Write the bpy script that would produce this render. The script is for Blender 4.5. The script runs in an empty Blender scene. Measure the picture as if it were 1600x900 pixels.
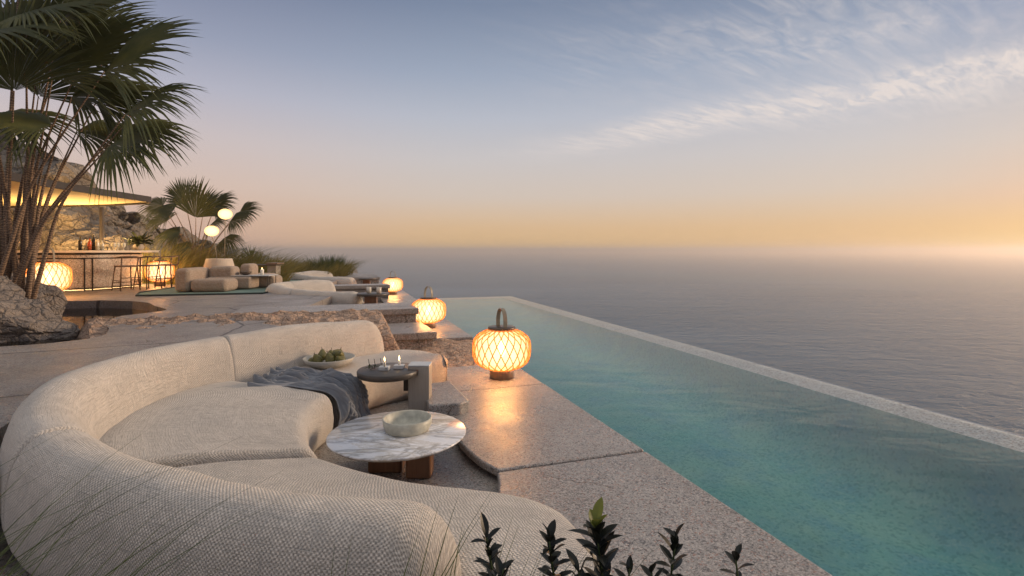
import bpy, bmesh, math, random
from mathutils import Vector, Matrix, noise as mn
R = math.radians
sc = bpy.context.scene
C = sc.collection
random.seed(11)

# ------------------------------------------------------------------ camera, sky, sun, exposure
EYE = 1.6
cam = bpy.data.objects.new('camera', bpy.data.cameras.new('camera'))
C.objects.link(cam); sc.camera = cam
cam.location = (0, 0, EYE); cam.rotation_euler = (R(90), 0, 0)
cam.data.lens = 18.0; cam.data.sensor_width = 36.0
cam.data.shift_y = -59.0/1600.0
cam.data.clip_start = 0.05; cam.data.clip_end = 200000

sc.view_settings.view_transform = 'Standard'; sc.view_settings.look = 'None'
sc.view_settings.exposure = 0.14; sc.view_settings.gamma = 1.0
sc.view_settings.use_curve_mapping = False
try:
    sc.cycles.use_denoising = True
    sc.cycles.sample_clamp_indirect = 4.0
    sc.cycles.transparent_max_bounces = 24
    sc.cycles.max_bounces = 8; sc.cycles.volume_bounces = 3
    sc.cycles.caustics_reflective = False; sc.cycles.caustics_refractive = False
except Exception: pass

class G:
    """small shader-graph writer"""
    def __init__(s, tree): s.t = tree; s.t.nodes.clear()
    def n(s, typ, **kw):
        nd = s.t.nodes.new(typ)
        for k, v in kw.items():
            if k.startswith('_'): setattr(nd, k[1:], v)
        return nd
    def put(s, sock, v):
        if isinstance(v, bpy.types.NodeSocket): s.t.links.new(v, sock)
        elif v is not None:
            if sock.type == 'RGBA' and len(v) == 3: v = (*v, 1)
            sock.default_value = v
    def m(s, op, a, b=None, c=None, clamp=False):
        nd = s.t.nodes.new('ShaderNodeMath'); nd.operation = op; nd.use_clamp = clamp
        for i, v in enumerate((a, b, c)):
            if v is not None: s.put(nd.inputs[i], v)
        return nd.outputs[0]
    def vm(s, op, a, b=None, sc_=None):
        nd = s.t.nodes.new('ShaderNodeVectorMath'); nd.operation = op
        s.put(nd.inputs[0], a)
        if b is not None: s.put(nd.inputs[1], b)
        if sc_ is not None: s.put(nd.inputs['Scale'], sc_)
        return nd.outputs['Value'] if op in ('DOT_PRODUCT', 'LENGTH') else nd.outputs[0]
    def mix(s, f, a, b, mode='MIX'):
        nd = s.t.nodes.new('ShaderNodeMix'); nd.data_type = 'RGBA'; nd.blend_type = mode
        s.put(nd.inputs[0], f); s.put(nd.inputs[6], a); s.put(nd.inputs[7], b)
        return nd.outputs[2]
    def ramp(s, f, stops, interp='LINEAR'):
        nd = s.t.nodes.new('ShaderNodeValToRGB'); s.put(nd.inputs[0], f)
        e = nd.color_ramp.elements; nd.color_ramp.interpolation = interp
        while len(e) > 1: e.remove(e[-1])
        e[0].position = stops[0][0]; e[0].color = (*col(stops[0][1]), 1)
        for p, c in stops[1:]:
            k = e.new(p); k.color = (*col(c), 1)
        return nd.outputs[0]
    def noise(s, vec, scale, detail=4, rough=.55, dist=0, out=0):
        nd = s.t.nodes.new('ShaderNodeTexNoise')
        if vec is not None: s.put(nd.inputs['Vector'], vec)
        nd.inputs['Scale'].default_value = scale; nd.inputs['Detail'].default_value = detail
        nd.inputs['Roughness'].default_value = rough; nd.inputs['Distortion'].default_value = dist
        return nd.outputs[out]
    def voro(s, vec, scale, feat='F1', out='Distance', rnd=1.0):
        nd = s.t.nodes.new('ShaderNodeTexVoronoi'); nd.feature = feat
        if vec is not None: s.put(nd.inputs['Vector'], vec)
        nd.inputs['Scale'].default_value = scale; nd.inputs['Randomness'].default_value = rnd
        return nd.outputs[out]
    def mr(s, v, a, b, c=0., d=1., smooth=False):
        nd = s.t.nodes.new('ShaderNodeMapRange'); nd.clamp = True
        if smooth: nd.interpolation_type = 'SMOOTHSTEP'
        s.put(nd.inputs[0], v)
        for i, x in enumerate((a, b, c, d)): s.put(nd.inputs[i+1], x)
        return nd.outputs[0]
    def xyz(s, v):
        nd = s.t.nodes.new('ShaderNodeSeparateXYZ'); s.put(nd.inputs[0], v); return nd.outputs
    def comb(s, x, y, z):
        nd = s.t.nodes.new('ShaderNodeCombineXYZ')
        for i, v in enumerate((x, y, z)): s.put(nd.inputs[i], v)
        return nd.outputs[0]
    def bump(s, h, strength=.5, dist=.01, nrm=None):
        nd = s.t.nodes.new('ShaderNodeBump'); s.put(nd.inputs['Height'], h)
        nd.inputs['Strength'].default_value = strength; nd.inputs['Distance'].default_value = dist
        if nrm is not None: s.put(nd.inputs['Normal'], nrm)
        return nd.outputs[0]
    def scl(s, v, f):
        nd = s.t.nodes.new('ShaderNodeMapping'); s.put(nd.inputs[0], v); nd.inputs['Scale'].default_value = f
        return nd.outputs[0]

def lin(c): return c/12.92 if c <= .04045 else ((c+.055)/1.055)**2.4
def col(c):
    if isinstance(c, (int, float)): return (c, c, c)
    if max(c) > 1.001: return tuple(lin(x/255) for x in c[:3])
    return tuple(c[:3])

SUN_AZ = R(72); SUN_EL = R(5)            # the low sun: to the right of the view, over the sea
world = bpy.data.worlds.new('World'); sc.world = world; world.use_nodes = True
g = G(world.node_tree)
dirv = g.n('ShaderNodeTexCoord').outputs['Generated']
dx, dy, dz = g.xyz(dirv)
hor = g.m('SQRT', g.m('ADD', g.m('MULTIPLY', dx, dx), g.m('MULTIPLY', dy, dy)))
tan_e = g.m('DIVIDE', dz, g.m('MAXIMUM', hor, .001))
el = g.m('DIVIDE', g.m('ARCTANGENT', tan_e), R(90))
ctr = g.ramp(el, [(0, (229, 188, 128)), (.028, (221, 186, 146)), (.065, (210, 194, 182)), (.11, (201, 195, 195)),
                  (.16, (183, 187, 199)), (.21, (156, 167, 187)), (.285, (121, 135, 160)), (.42, (150, 156, 172)), (.7, (232, 225, 218)), (1, (240, 232, 224))])
lef = g.ramp(el, [(0, (211, 172, 158)), (.03, (213, 178, 160)), (.07, (215, 189, 176)), (.12, (204, 190, 190)),
                  (.17, (180, 179, 194)), (.22, (150, 156, 178)), (.285, (118, 127, 154)), (.42, (150, 156, 172)), (.7, (232, 225, 218)), (1, (240, 232, 224))])
rig = g.ramp(el, [(0, (216, 196, 120)), (.02, (220, 184, 128)), (.05, (214, 180, 160)), (.1, (201, 189, 184)),
                  (.16, (176, 179, 190)), (.21, (140, 152, 178)), (.285, (104, 120, 158)), (.42, (150, 156, 172)), (.7, (232, 225, 218)), (1, (240, 232, 224))])
az = g.m('ARCTAN2', dx, dy)
c1 = g.mix(g.mr(az, R(-4), R(-38), smooth=True), ctr, lef)
c2 = g.mix(g.mr(az, R(33), R(52), smooth=True), c1, rig)
# thin cirrus on a high plane
zz = g.m('MAXIMUM', dz, .02)
px = g.m('DIVIDE', dx, zz); py = g.m('DIVIDE', dy, zz)
ca = g.m('MULTIPLY', g.m('SUBTRACT', px, py), .7071); cb = g.m('MULTIPLY', g.m('ADD', px, py), .7071)
warp = g.noise(g.comb(ca, cb, 0), .9, 3, .5)
cbw = g.m('ADD', cb, g.m('MULTIPLY', g.m('SUBTRACT', warp, .5), 1.1))
caw = g.m('ADD', ca, g.m('MULTIPLY', cb, -.12))
fil = g.noise(g.comb(g.m('MULTIPLY', caw, 8.0), g.m('MULTIPLY', cbw, 1.7), 3.3), 1.6, 6, .62, .6)
fil2 = g.noise(g.comb(g.m('MULTIPLY', caw, 2.0), g.m('MULTIPLY', cbw, 1.4), 7.7), 1.2, 5, .6, .3)
bd = g.m('ABSOLUTE', g.m('SUBTRACT', cbw, 3.9))
band = g.m('MULTIPLY', g.mr(bd, .75, .0, smooth=True), g.mr(ca, -4.3, -2.1, smooth=True))
broad = g.m('MULTIPLY', g.m('MULTIPLY', g.mr(ca, -2.6, -.4, smooth=True), g.mr(cb, 5.6, 4.2, smooth=True)), g.mr(cb, 1.2, 2.6, smooth=True))
cl = g.m('ADD', g.m('MULTIPLY', band, g.mr(fil, .30, .62)), g.m('MULTIPLY', g.m('MULTIPLY', g.m('MULTIPLY', broad, .95), g.mr(fil, .38, .8)), g.mr(fil2, .3, .65)), clamp=True)
cl = g.m('MULTIPLY', cl, g.mr(dz, .03, .12))
c3 = g.mix(g.m('MULTIPLY', cl, .8), c2, col((230, 218, 212)))
sky = g.n('ShaderNodeTexSky', _sky_type='NISHITA', _sun_disc=False)
sky.sun_elevation = SUN_EL; sky.sun_rotation = SUN_AZ; sky.air_density = 1.0; sky.dust_density = 2.0
below = g.mix(g.mr(dz, -.02, -.12), c3, col((70, 72, 80)))
bg1 = g.n('ShaderNodeBackground'); g.put(bg1.inputs[0], below); bg1.inputs[1].default_value = .89
bg2 = g.n('ShaderNodeBackground'); g.put(bg2.inputs[0], sky.outputs[0]); bg2.inputs[1].default_value = .012
ad = g.n('ShaderNodeAddShader'); g.put(ad.inputs[0], bg1.outputs[0]); g.put(ad.inputs[1], bg2.outputs[0])
g.put(g.n('ShaderNodeOutputWorld').inputs[0], ad.outputs[0])

sun = bpy.data.objects.new('sun', bpy.data.lights.new('sun', 'SUN')); C.objects.link(sun)
sun.data.energy = 2.3; sun.data.angle = R(14); sun.data.color = (1.0, .72, .48)
sun.rotation_euler = Vector((-math.sin(SUN_AZ)*math.cos(R(13)), -math.cos(SUN_AZ)*math.cos(R(13)), -math.sin(R(13)))).to_track_quat('-Z', 'Y').to_euler()

# ------------------------------------------------------------------ object helpers
def mk(name, vs, fs, mat=None, parent=None, smooth=False, uv=None, loc=None):
    me = bpy.data.meshes.new(name)
    me.from_pydata([tuple(v) for v in vs], [], fs); me.update()
    if uv:
        l = me.uv_layers.new(name='uv')
        for lp in me.loops: l.data[lp.index].uv = uv[lp.vertex_index]
    if smooth: me.polygons.foreach_set('use_smooth', [True]*len(me.polygons))
    o = bpy.data.objects.new(name, me); C.objects.link(o)
    if mat: me.materials.append(mat)
    if parent: o.parent = parent
    if loc: o.location = loc
    return o
def tag(o, label=None, cat=None, group=None, kind=None):
    if label: o['label'] = label
    if cat: o['category'] = cat
    if group: o['group'] = group
    if kind: o['kind'] = kind
    return o
def thing(name, label, cat, loc=(0, 0, 0), rz=0, group=None):
    o = bpy.data.objects.new(name, None); C.objects.link(o); o.empty_display_size = .1
    o.location = loc; o.rotation_euler = (0, 0, rz)
    return tag(o, label, cat, group)
def kids(o): return [c for c in bpy.data.objects if c.parent == o]
def dup(o, loc=None, rz=None, label=None, scale=None, parent=None):
    c = o.copy(); C.objects.link(c)
    if parent: c.parent = parent
    if loc is not None: c.location = loc
    if rz is not None: c.rotation_euler = (0, 0, rz)
    if scale is not None: c.scale = (scale,)*3 if isinstance(scale, (int, float)) else scale
    if label: c['label'] = label
    for k in kids(o): dup(k, parent=c)
    return c
class MB:
    def __init__(s): s.v = []; s.f = []; s.uv = []
    def add(s, vs, fs, uv=None):
        b = len(s.v); s.v += [Vector(v) for v in vs]; s.f += [tuple(i+b for i in f) for f in fs]
        s.uv += uv if uv else [(v[0], v[1]) for v in vs]
        return s
    def build(s, name, mat=None, parent=None, smooth=False, bevel=0, seg=2, loc=None):
        o = mk(name, s.v, s.f, mat, parent, smooth, s.uv, loc)
        if bevel:
            m = o.modifiers.new('b', 'BEVEL'); m.width = bevel; m.segments = seg; m.limit_method = 'ANGLE'; m.angle_limit = R(40)
            o.data.polygons.foreach_set('use_smooth', [True]*len(o.data.polygons))
            m.harden_normals = True
        return o
    def box(s, x0, x1, y0, y1, z0, z1, M=None):
        v = [(x, y, z) for z in (z0, z1) for y in (y0, y1) for x in (x0, x1)]
        if M: v = [M @ Vector(p) for p in v]
        return s.add(v, [(0, 2, 3, 1), (4, 5, 7, 6), (0, 1, 5, 4), (2, 6, 7, 3), (0, 4, 6, 2), (1, 3, 7, 5)])
    def prism(s, poly, z0, z1):
        n = len(poly)
        if sum(poly[i][0]*poly[(i+1) % n][1]-poly[(i+1) % n][0]*poly[i][1] for i in range(n)) < 0: poly = poly[::-1]
        v = [(*p[:2], z0) for p in poly] + [(*p[:2], z1) for p in poly]
        f = [tuple(range(n))[::-1], tuple(range(n, 2*n))] + [(i, (i+1) % n, n+(i+1) % n, n+i) for i in range(n)]
        return s.add(v, f)
    def lathe(s, prof, n=32, cx=0, cy=0, cap=True):
        v = []; f = []; uv = []
        for j, (r, z) in enumerate(prof):
            for i in range(n):
                a = 2*math.pi*i/n; v.append((cx+r*math.cos(a), cy+r*math.sin(a), z)); uv.append((r*a, z))
        for j in range(len(prof)-1):
            for i in range(n):
                f.append((j*n+i, j*n+(i+1) % n, (j+1)*n+(i+1) % n, (j+1)*n+i))
        if cap: f += [tuple(range(n))[::-1], tuple(range((len(prof)-1)*n, len(prof)*n))]
        return s.add(v, f, uv)
    def tube(s, pts, r, n=6, cap=True):
        pts = [Vector(p) for p in pts]; m = len(pts); rr = r if isinstance(r, (list, tuple)) else [r]*m
        v = []; f = []; uv = []; up = None; L = 0
        for i, p in enumerate(pts):
            t = (pts[min(i+1, m-1)]-pts[max(i-1, 0)]).normalized()
            if up is None: up = t.orthogonal().normalized()
            up = (up-t*up.dot(t)).normalized(); sd = t.cross(up)
            if i: L += (p-pts[i-1]).length
            for k in range(n):
                a = 2*math.pi*k/n; v.append(p+(up*math.cos(a)+sd*math.sin(a))*rr[i]); uv.append((k/n, L))
        for i in range(m-1):
            for k in range(n): f.append((i*n+k, i*n+(k+1) % n, (i+1)*n+(k+1) % n, (i+1)*n+k))
        if cap: f += [tuple(range(n))[::-1], tuple(range((m-1)*n, m*n))]
        return s.add(v, f, uv)
def spline(pts, n):
    """Catmull-Rom resampled evenly by length"""
    P = [Vector(p) for p in pts]; P = [P[0]*2-P[1]]+P+[P[-1]*2-P[-2]]
    out = []
    for i in range(1, len(P)-2):
        for k in range(40):
            t = k/40; a, b, c, d = P[i-1:i+3]
            out.append(.5*((2*b)+(c-a)*t+(2*a-5*b+4*c-d)*t*t+(3*b-a-3*c+d)*t**3))
    out.append(P[-2].copy())
    L = [0]
    for i in range(1, len(out)): L.append(L[-1]+(out[i]-out[i-1]).length)
    res = []; j = 0
    for k in range(n):
        d = L[-1]*k/(n-1)
        while j < len(L)-2 and L[j+1] < d: j += 1
        t = (d-L[j])/max(1e-9, L[j+1]-L[j]); res.append(out[j].lerp(out[j+1], min(1, t)))
    return res
TH = math.atan2(265, 800); CT, ST = math.cos(TH), math.sin(TH)
def P(p, q, z=None):
    """pool frame: p metres along the pool edge, q metres towards the sea"""
    return (-p*ST+q*CT, p*CT+q*ST) if z is None else (-p*ST+q*CT, p*CT+q*ST, z)

# ------------------------------------------------------------------ materials
def mat(name):
    m = bpy.data.materials.new(name); m.use_nodes = True
    return m, G(m.node_tree)
def finish(g, bsdf): g.put(g.n('ShaderNodeOutputMaterial').inputs[0], bsdf.outputs[0] if hasattr(bsdf, 'outputs') else bsdf)
def prin(g, base, rough=.5, normal=None, metal=0., spec=None, **kw):
    b = g.n('ShaderNodeBsdfPrincipled'); g.put(b.inputs['Base Color'], base); g.put(b.inputs['Roughness'], rough)
    b.inputs['Metallic'].default_value = metal
    if normal is not None: g.put(b.inputs['Normal'], normal)
    if spec is not None: b.inputs['Specular IOR Level'].default_value = spec
    for k, v in kw.items(): g.put(b.inputs[k.replace('_', ' ')], v)
    return b
def objc(g): return g.n('ShaderNodeTexCoord').outputs['Object']

def stone(name, base, dark, light, rough=(.3, .6), joints=0, speck=70, bumpd=.004, tint=(.30, .25, .21)):
    m, g = mat(name); co = objc(g)
    big = g.noise(co, .9, 5, .6); mid = g.noise(co, 5, 5, .65)
    c = g.mix(g.mr(big, .35, .68), base, dark)
    c = g.mix(g.mr(mid, .5, .75, 0, .55), c, tint); c = g.mix(g.mr(g.noise(co, 2.3, 6, .7, .8), .52, .72, 0, .55), c, tuple(x*.55 for x in dark))
    cell = g.voro(co, speck, 'F1', 'Color'); cr, cg_, cb_ = g.xyz(cell)
    cell2 = g.voro(co, speck*2.1, 'F1', 'Color'); c2r, c2g, _ = g.xyz(cell2)
    c = g.mix(g.m('MULTIPLY', g.m('GREATER_THAN', cr, .80), .7), c, light)
    c = g.mix(g.m('MULTIPLY', g.m('LESS_THAN', cr, .17), .75), c, (.055, .05, .05))
    c = g.mix(g.m('MULTIPLY', g.m('GREATER_THAN', cg_, .93), .6), c, (.30, .12, .07))
    c = g.mix(g.m('MULTIPLY', g.m('GREATER_THAN', c2r, .84), .55), c, light)
    c = g.mix(g.m('MULTIPLY', g.m('LESS_THAN', c2r, .2), .55), c, (.07, .065, .065))
    fine = g.noise(co, 160, 2, .6)
    h = g.m('ADD', g.m('MULTIPLY', fine, .5), g.m('ADD', g.m('MULTIPLY', mid, 1.2), g.m('MULTIPLY', cr, .5)))
    cw = g.vm('ADD', co, g.vm('SCALE', g.noise(co, 3.1, 4, .65, out=1), sc_=.35))
    ce = g.voro(g.scl(cw, (1, 1, 0)), .75, 'DISTANCE_TO_EDGE', 'Distance')
    ck = g.m('MULTIPLY', g.mr(ce, .0, .006, 1, 0), g.mr(g.noise(co, .8, 2, .5), .52, .6))
    c = g.mix(g.m('MULTIPLY', ck, .8), c, (.05, .042, .038)); h = g.m('ADD', h, g.m('MULTIPLY', ck, -2.0))
    pit = g.mr(g.voro(co, 55, 'F1', 'Distance'), .0, .22, 1, 0); pm = g.m('MULTIPLY', pit, g.mr(g.noise(co, 4, 3, .6), .5, .62))
    c = g.mix(g.m('MULTIPLY', pm, .7), c, (.07, .06, .052)); h = g.m('ADD', h, g.m('MULTIPLY', pm, -1.2))
    if joints:
        wob = g.vm('ADD', co, g.vm('SCALE', g.noise(co, 2.2, 3, .5, out=1), sc_=.10))
        e = g.voro(g.scl(wob, (1, 1, 0)), joints, 'DISTANCE_TO_EDGE', 'Distance')
        j = g.mr(e, .004, .010)
        c = g.mix(j, (.07, .06, .055), c); h = g.m('ADD', h, g.m('MULTIPLY', j, 3.0))
    nr = g.bump(h, .7, bumpd*1.3)
    rg = g.mr(g.noise(co, 1.7, 4, .6), .35, .68, rough[0], rough[1])
    finish(g, prin(g, c, rg, nr)); return m
M = {}
M['stone'] = stone('pebbled concrete', (.345, .325, .30), (.235, .218, .20), (.50, .45, .41), (.22, .46), speck=95)
M['deck'] = stone('flagstone', (.31, .285, .26), (.20, .182, .165), (.45, .40, .36), (.30, .6), joints=.42, speck=95)
M['wall'] = stone('stone wall', (.33, .29, .25), (.25, .22, .185), (.6, .55, .5), (.6, .8), bumpd=.01)
M['pooledge'] = stone('pool rim stone', (.72, .74, .72), (.60, .64, .63), (.88, .88, .87), (.3, .5))

def rock(name, a, b, c_, sc_=1.0, wet=False):
    m, g = mat(name); co = objc(g)
    wob = g.vm('ADD', co, g.vm('SCALE', g.noise(co, 2.5*sc_, 4, .6, out=1), sc_=.28/sc_))
    v1 = g.voro(g.scl(wob, (1, 1, 1.5)), 2.6*sc_, 'F1', 'Color'); r1, r2, r3 = g.xyz(v1)
    e1 = g.voro(g.scl(wob, (1, 1, 1.5)), 2.6*sc_, 'DISTANCE_TO_EDGE', 'Distance')
    e2 = g.voro(wob, 7*sc_, 'DISTANCE_TO_EDGE', 'Distance')
    fn = g.noise(co, 14*sc_, 6, .7)
    c = g.mix(r1, a, b); c = g.mix(g.mr(fn, .4, .7, 0, .7), c, c_)
    c = g.mix(g.mr(e1, 0, .05, .55, 0), c, (.05, .045, .04))
    h = g.m('ADD', g.m('MULTIPLY', g.mr(e1, 0, .12), 1.0), g.m('ADD', g.m('MULTIPLY', g.mr(e2, 0, .15), .4), g.m('ADD', g.m('MULTIPLY', fn, .9), g.m('MULTIPLY', r2, .8))))
    nr = g.bump(h, .9, .07/sc_)
    finish(g, prin(g, c, .35 if wet else .82, nr)); return m
M['rock'] = rock('hill rock', (.23, .19, .15), (.33, .28, .22), (.16, .135, .11), .8)
M['rockblue'] = rock('grey rock', (.22, .21, .20), (.30, .28, .26), (.15, .145, .14), .5)  # headland colour, greyer than the hill rock
M['boulder'] = rock('boulder rock', (.25, .21, .18), (.34, .29, .25), (.16, .14, .12), 1.8)
M['rubble'] = rock('rubble rock', (.52, .34, .23), (.58, .42, .31), (.33, .23, .17), 3.0, wet=False)  # redder, lighter base colour stands in for orange lamplight on the rubble

def fabric(name, base, thread=.0185):
    m, g = mat(name)
    uv = g.n('ShaderNodeUVMap').outputs[0]; u, v, _ = g.xyz(uv)
    wob = g.noise(uv, 14, 3, .6); wob2 = g.noise(uv, 60, 2, .5)
    ph = g.m('ADD', g.m('MULTIPLY', wob, 6.0), g.m('MULTIPLY', wob2, 1.6))
    su = g.m('SINE', g.m('ADD', g.m('MULTIPLY', u, 2*math.pi/thread), ph))
    sv = g.m('SINE', g.m('ADD', g.m('MULTIPLY', v, 2*math.pi/thread), ph))
    w = g.m('MULTIPLY', su, sv)
    t1 = g.noise(g.scl(uv, (6, 170, 1)), 1.0, 3, .6); t2 = g.noise(g.scl(uv, (170, 6, 1)), 1.0, 3, .6)
    slub = g.m('MAXIMUM', g.mr(t1, .56, .72), g.mr(t2, .56, .72))
    dk = g.m('MAXIMUM', g.mr(t1, .42, .26), g.mr(t2, .42, .26))
    blot = g.noise(uv, 3.2, 4, .6)
    c = g.mix(g.mr(blot, .3, .7), tuple(x*.88 for x in base), tuple(min(1, x*1.06) for x in base))
    c = g.mix(g.mr(w, -.8, .4, .70, 0), c, tuple(x*.24 for x in base))
    c = g.mix(g.m('MULTIPLY', slub, .75), c, (.90, .86, .79))
    c = g.mix(g.m('MULTIPLY', dk, .35), c, tuple(x*.55 for x in base))
    h = g.m('ADD', g.m('MULTIPLY', w, .5), g.m('ADD', slub, g.m('MULTIPLY', dk, -.5)))
    nr = g.bump(h, .95, .007)
    finish(g, prin(g, c, .95, nr, spec=.15, Sheen_Weight=.25, Sheen_Roughness=.6)); return m
M['fabric'] = fabric('woven sofa fabric', (.86, .775, .675))
M['fabric_tan'] = fabric('tan sofa fabric', (.54, .40, .29), .02)

def simple(name, base, rough=.5, metal=0., nz=0, bumps=0, nscale=20, **kw):
    m, g = mat(name); co = objc(g); c = base
    if nz:
        c = g.mix(g.mr(g.noise(co, nscale, 5, .6), .3, .7), tuple(x*(1-nz) for x in base), tuple(min(1, x*(1+nz)) for x in base))
    nr = g.bump(g.noise(co, nscale*3, 4, .6), .4, bumps) if bumps else None
    finish(g, prin(g, c, rough, nr, metal, **kw)); return m
def wood(name, a, b, rough=.45, axis=(1, 1, .06), scale=34):
    m, g = mat(name); co = g.scl(objc(g), axis)
    n = g.noise(co, scale, 5, .65, .4); n2 = g.noise(co, scale*3.4, 3, .6)
    c = g.mix(g.mr(n, .3, .7), a, b); c = g.mix(g.mr(n2, .5, .75, 0, .5), c, tuple(x*.6 for x in a))
    finish(g, prin(g, c, rough, g.bump(n2, .3, .002))); return m
M['darkwood'] = wood('walnut', (.11, .052, .028), (.19, .095, .05), .32)
M['greywood'] = wood('charcoal wood', (.050, .043, .038), (.085, .074, .065), .4, (.12, 1, 1))
M['postwood'] = wood('pale taupe wood', (.30, .265, .225), (.36, .32, .275), .45, (1, 1, .02), 120)
M['lampwood'] = wood('lantern wood', (.16, .10, .065), (.24, .16, .105), .4, (1, 1, .1))
M['stool'] = simple('stool wood', (.085, .05, .032), .45, nz=.25)
M['handle'] = simple('leather strap', (.26, .22, .16), .5, nz=.15)
M['bronze'] = simple('dark bronze', (.12, .085, .06), .35, .5, nz=.2)
M['blackmetal'] = simple('black metal', (.02, .018, .017), .4, .3)
M['steel'] = simple('thin steel', (.16, .14, .12), .35, .8)
M['bowl'] = simple('grey ceramic', (.44, .42, .37), .55, nz=.12, nscale=9, bumps=.001)
M['vesselstone'] = simple('veined pale stone', (.46, .45, .37), .45, nz=.22, nscale=18, bumps=.0008)
M['slabtop'] = simple('pale stone cap', (.52, .53, .53), .4, nz=.08)
M['concretepot'] = simple('cream planter', (.56, .47, .38), .75, nz=.1, nscale=6, bumps=.003)
M['counter'] = simple('pale counter stone', (.66, .58, .48), .35, nz=.12, nscale=5)
M['panel'] = stone('bar panel', (.46, .385, .31), (.38, .31, .245), (.7, .6, .5), (.22, .4), speck=60, bumpd=.001)
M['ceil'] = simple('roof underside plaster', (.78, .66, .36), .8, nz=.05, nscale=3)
M['rooftop'] = simple('roof edge timber', (.032, .024, .02), .55, nz=.35, nscale=6, bumps=.01)
M['soil'] = simple('soil', (.07, .045, .035), .9, nz=.4, bumps=.02)
M['candle'] = simple('white candle', (.85, .8, .7), .5)
M['bottledark'] = simple('dark glass', (.02, .015, .01), .12)
M['bottlered'] = simple('red bottle', (.5, .09, .03), .15)
M['bottleclear'] = simple('pale bottle glass', (.62, .6, .52), .08, nz=.1)

def emit(name, c, s):
    m, g = mat(name); e = g.n('ShaderNodeEmission'); g.put(e.inputs[0], c); e.inputs[1].default_value = s
    finish(g, e); return m
M['bulb'] = emit('glowing bulb', (1, .66, .28), 11.0)
def globe_mat():
    m, g = mat('glowing globe'); e = g.n('ShaderNodeEmission'); lw = g.n('ShaderNodeLayerWeight'); lw.inputs[0].default_value = .5
    g.put(e.inputs[0], (1, .63, .25)); g.put(e.inputs[1], g.mr(lw.outputs['Facing'], .1, 1.0, 3.0, 1.2)); finish(g, e); return m
M['globe'] = globe_mat()
M['flame'] = emit('flame', (1, .62, .25), 9.0)
M['shade'] = emit('lantern shade', (1, .46, .135), 1.0)
def cane():
    m, g = mat('rattan cane'); co = objc(g)
    c = g.mix(g.mr(g.noise(co, 40, 3, .6), .3, .7), (.68, .44, .22), (.82, .58, .32))
    b = prin(g, c, .5); t = g.n('ShaderNodeBsdfTranslucent'); g.put(t.inputs[0], (.95, .6, .28))
    mx = g.n('ShaderNodeMixShader'); mx.inputs[0].default_value = .65
    g.put(mx.inputs[1], b.outputs[0]); g.put(mx.inputs[2], t.outputs[0]); finish(g, mx); return m
M['cane'] = cane()
def shade():
    m, g = mat('paper shade'); e = g.n('ShaderNodeEmission'); lw = g.n('ShaderNodeLayerWeight'); lw.inputs[0].default_value = .35
    n = g.noise(objc(g), 9, 3, .6)
    g.put(e.inputs[0], g.mix(lw.outputs['Facing'], (1, .73, .39), (1, .61, .27))); g.put(e.inputs[1], g.mr(lw.outputs['Facing'], .0, .85, 2.6, 1.1))
    t = g.n('ShaderNodeBsdfTransparent'); t.inputs[0].default_value = (1, .8, .55, 1)
    mx = g.n('ShaderNodeMixShader'); g.put(mx.inputs[0], g.mr(n, .3, .7, .3, .5))
    g.put(mx.inputs[1], e.outputs[0]); g.put(mx.inputs[2], t.outputs[0]); finish(g, mx); return m
M['shade'] = shade()
def leafmat(name, a, b, rough=.45, trans=.25, var=1.0):
    m, g = mat(name); co = objc(g); uv = g.n('ShaderNodeUVMap').outputs[0]; u, v, _ = g.xyz(uv)
    c = g.mix(g.mr(g.noise(co, 2.5*var, 3, .6), .3, .7), a, b)
    c = g.mix(g.m('MULTIPLY', g.m('FRACT', g.m('MULTIPLY', u, 7.3)), .35), c, tuple(x*.5 for x in a))
    b_ = prin(g, c, rough, spec=.35); t = g.n('ShaderNodeBsdfTranslucent'); g.put(t.inputs[0], c)
    mx = g.n('ShaderNodeMixShader'); mx.inputs[0].default_value = trans
    g.put(mx.inputs[1], b_.outputs[0]); g.put(mx.inputs[2], t.outputs[0]); finish(g, mx); return m
M['palm'] = leafmat('palm leaf', (.058, .074, .022), (.11, .115, .034), .5, .22)
M['palm2'] = leafmat('young palm leaf', (.05, .06, .022), (.08, .085, .03), .5, .25)
M['grass'] = leafmat('tall grass', (.13, .125, .03), (.32, .25, .075), .6, .4, .6)
M['darkgrass'] = leafmat('dark grass', (.055, .085, .030), (.13, .16, .055), .6, .3, .8)
M['darkleaf'] = leafmat('glossy dark leaf', (.009, .012, .010), (.016, .020, .015), .4, .1)
M['newleaf'] = leafmat('young leaf', (.13, .16, .03), (.2, .22, .05), .4, .3)
M['pear'] = simple('green pear skin', (.125, .115, .03), .45, nz=.35, nscale=22)
def petiole():
    m, g = mat('ringed palm stem'); uv = g.n('ShaderNodeUVMap').outputs[0]; u, v, _ = g.xyz(uv); co = objc(g)
    ring = g.m('SINE', g.m('ADD', g.m('MULTIPLY', v, 150.), g.m('MULTIPLY', g.noise(co, 11, 4, .65), 18.)))
    n = g.noise(co, 45, 4, .7)
    f = g.m('ADD', g.mr(ring, -.5, .9, 0, .6), g.m('MULTIPLY', n, .5), clamp=True)
    c = g.mix(f, (.065, .042, .03), (.38, .255, .165)); c = g.mix(g.mr(n, .6, .75, 0, .6), c, (.36, .29, .23))
    finish(g, prin(g, c, .75, g.bump(f, .9, .012))); return m
M['petiole'] = petiole()
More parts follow.
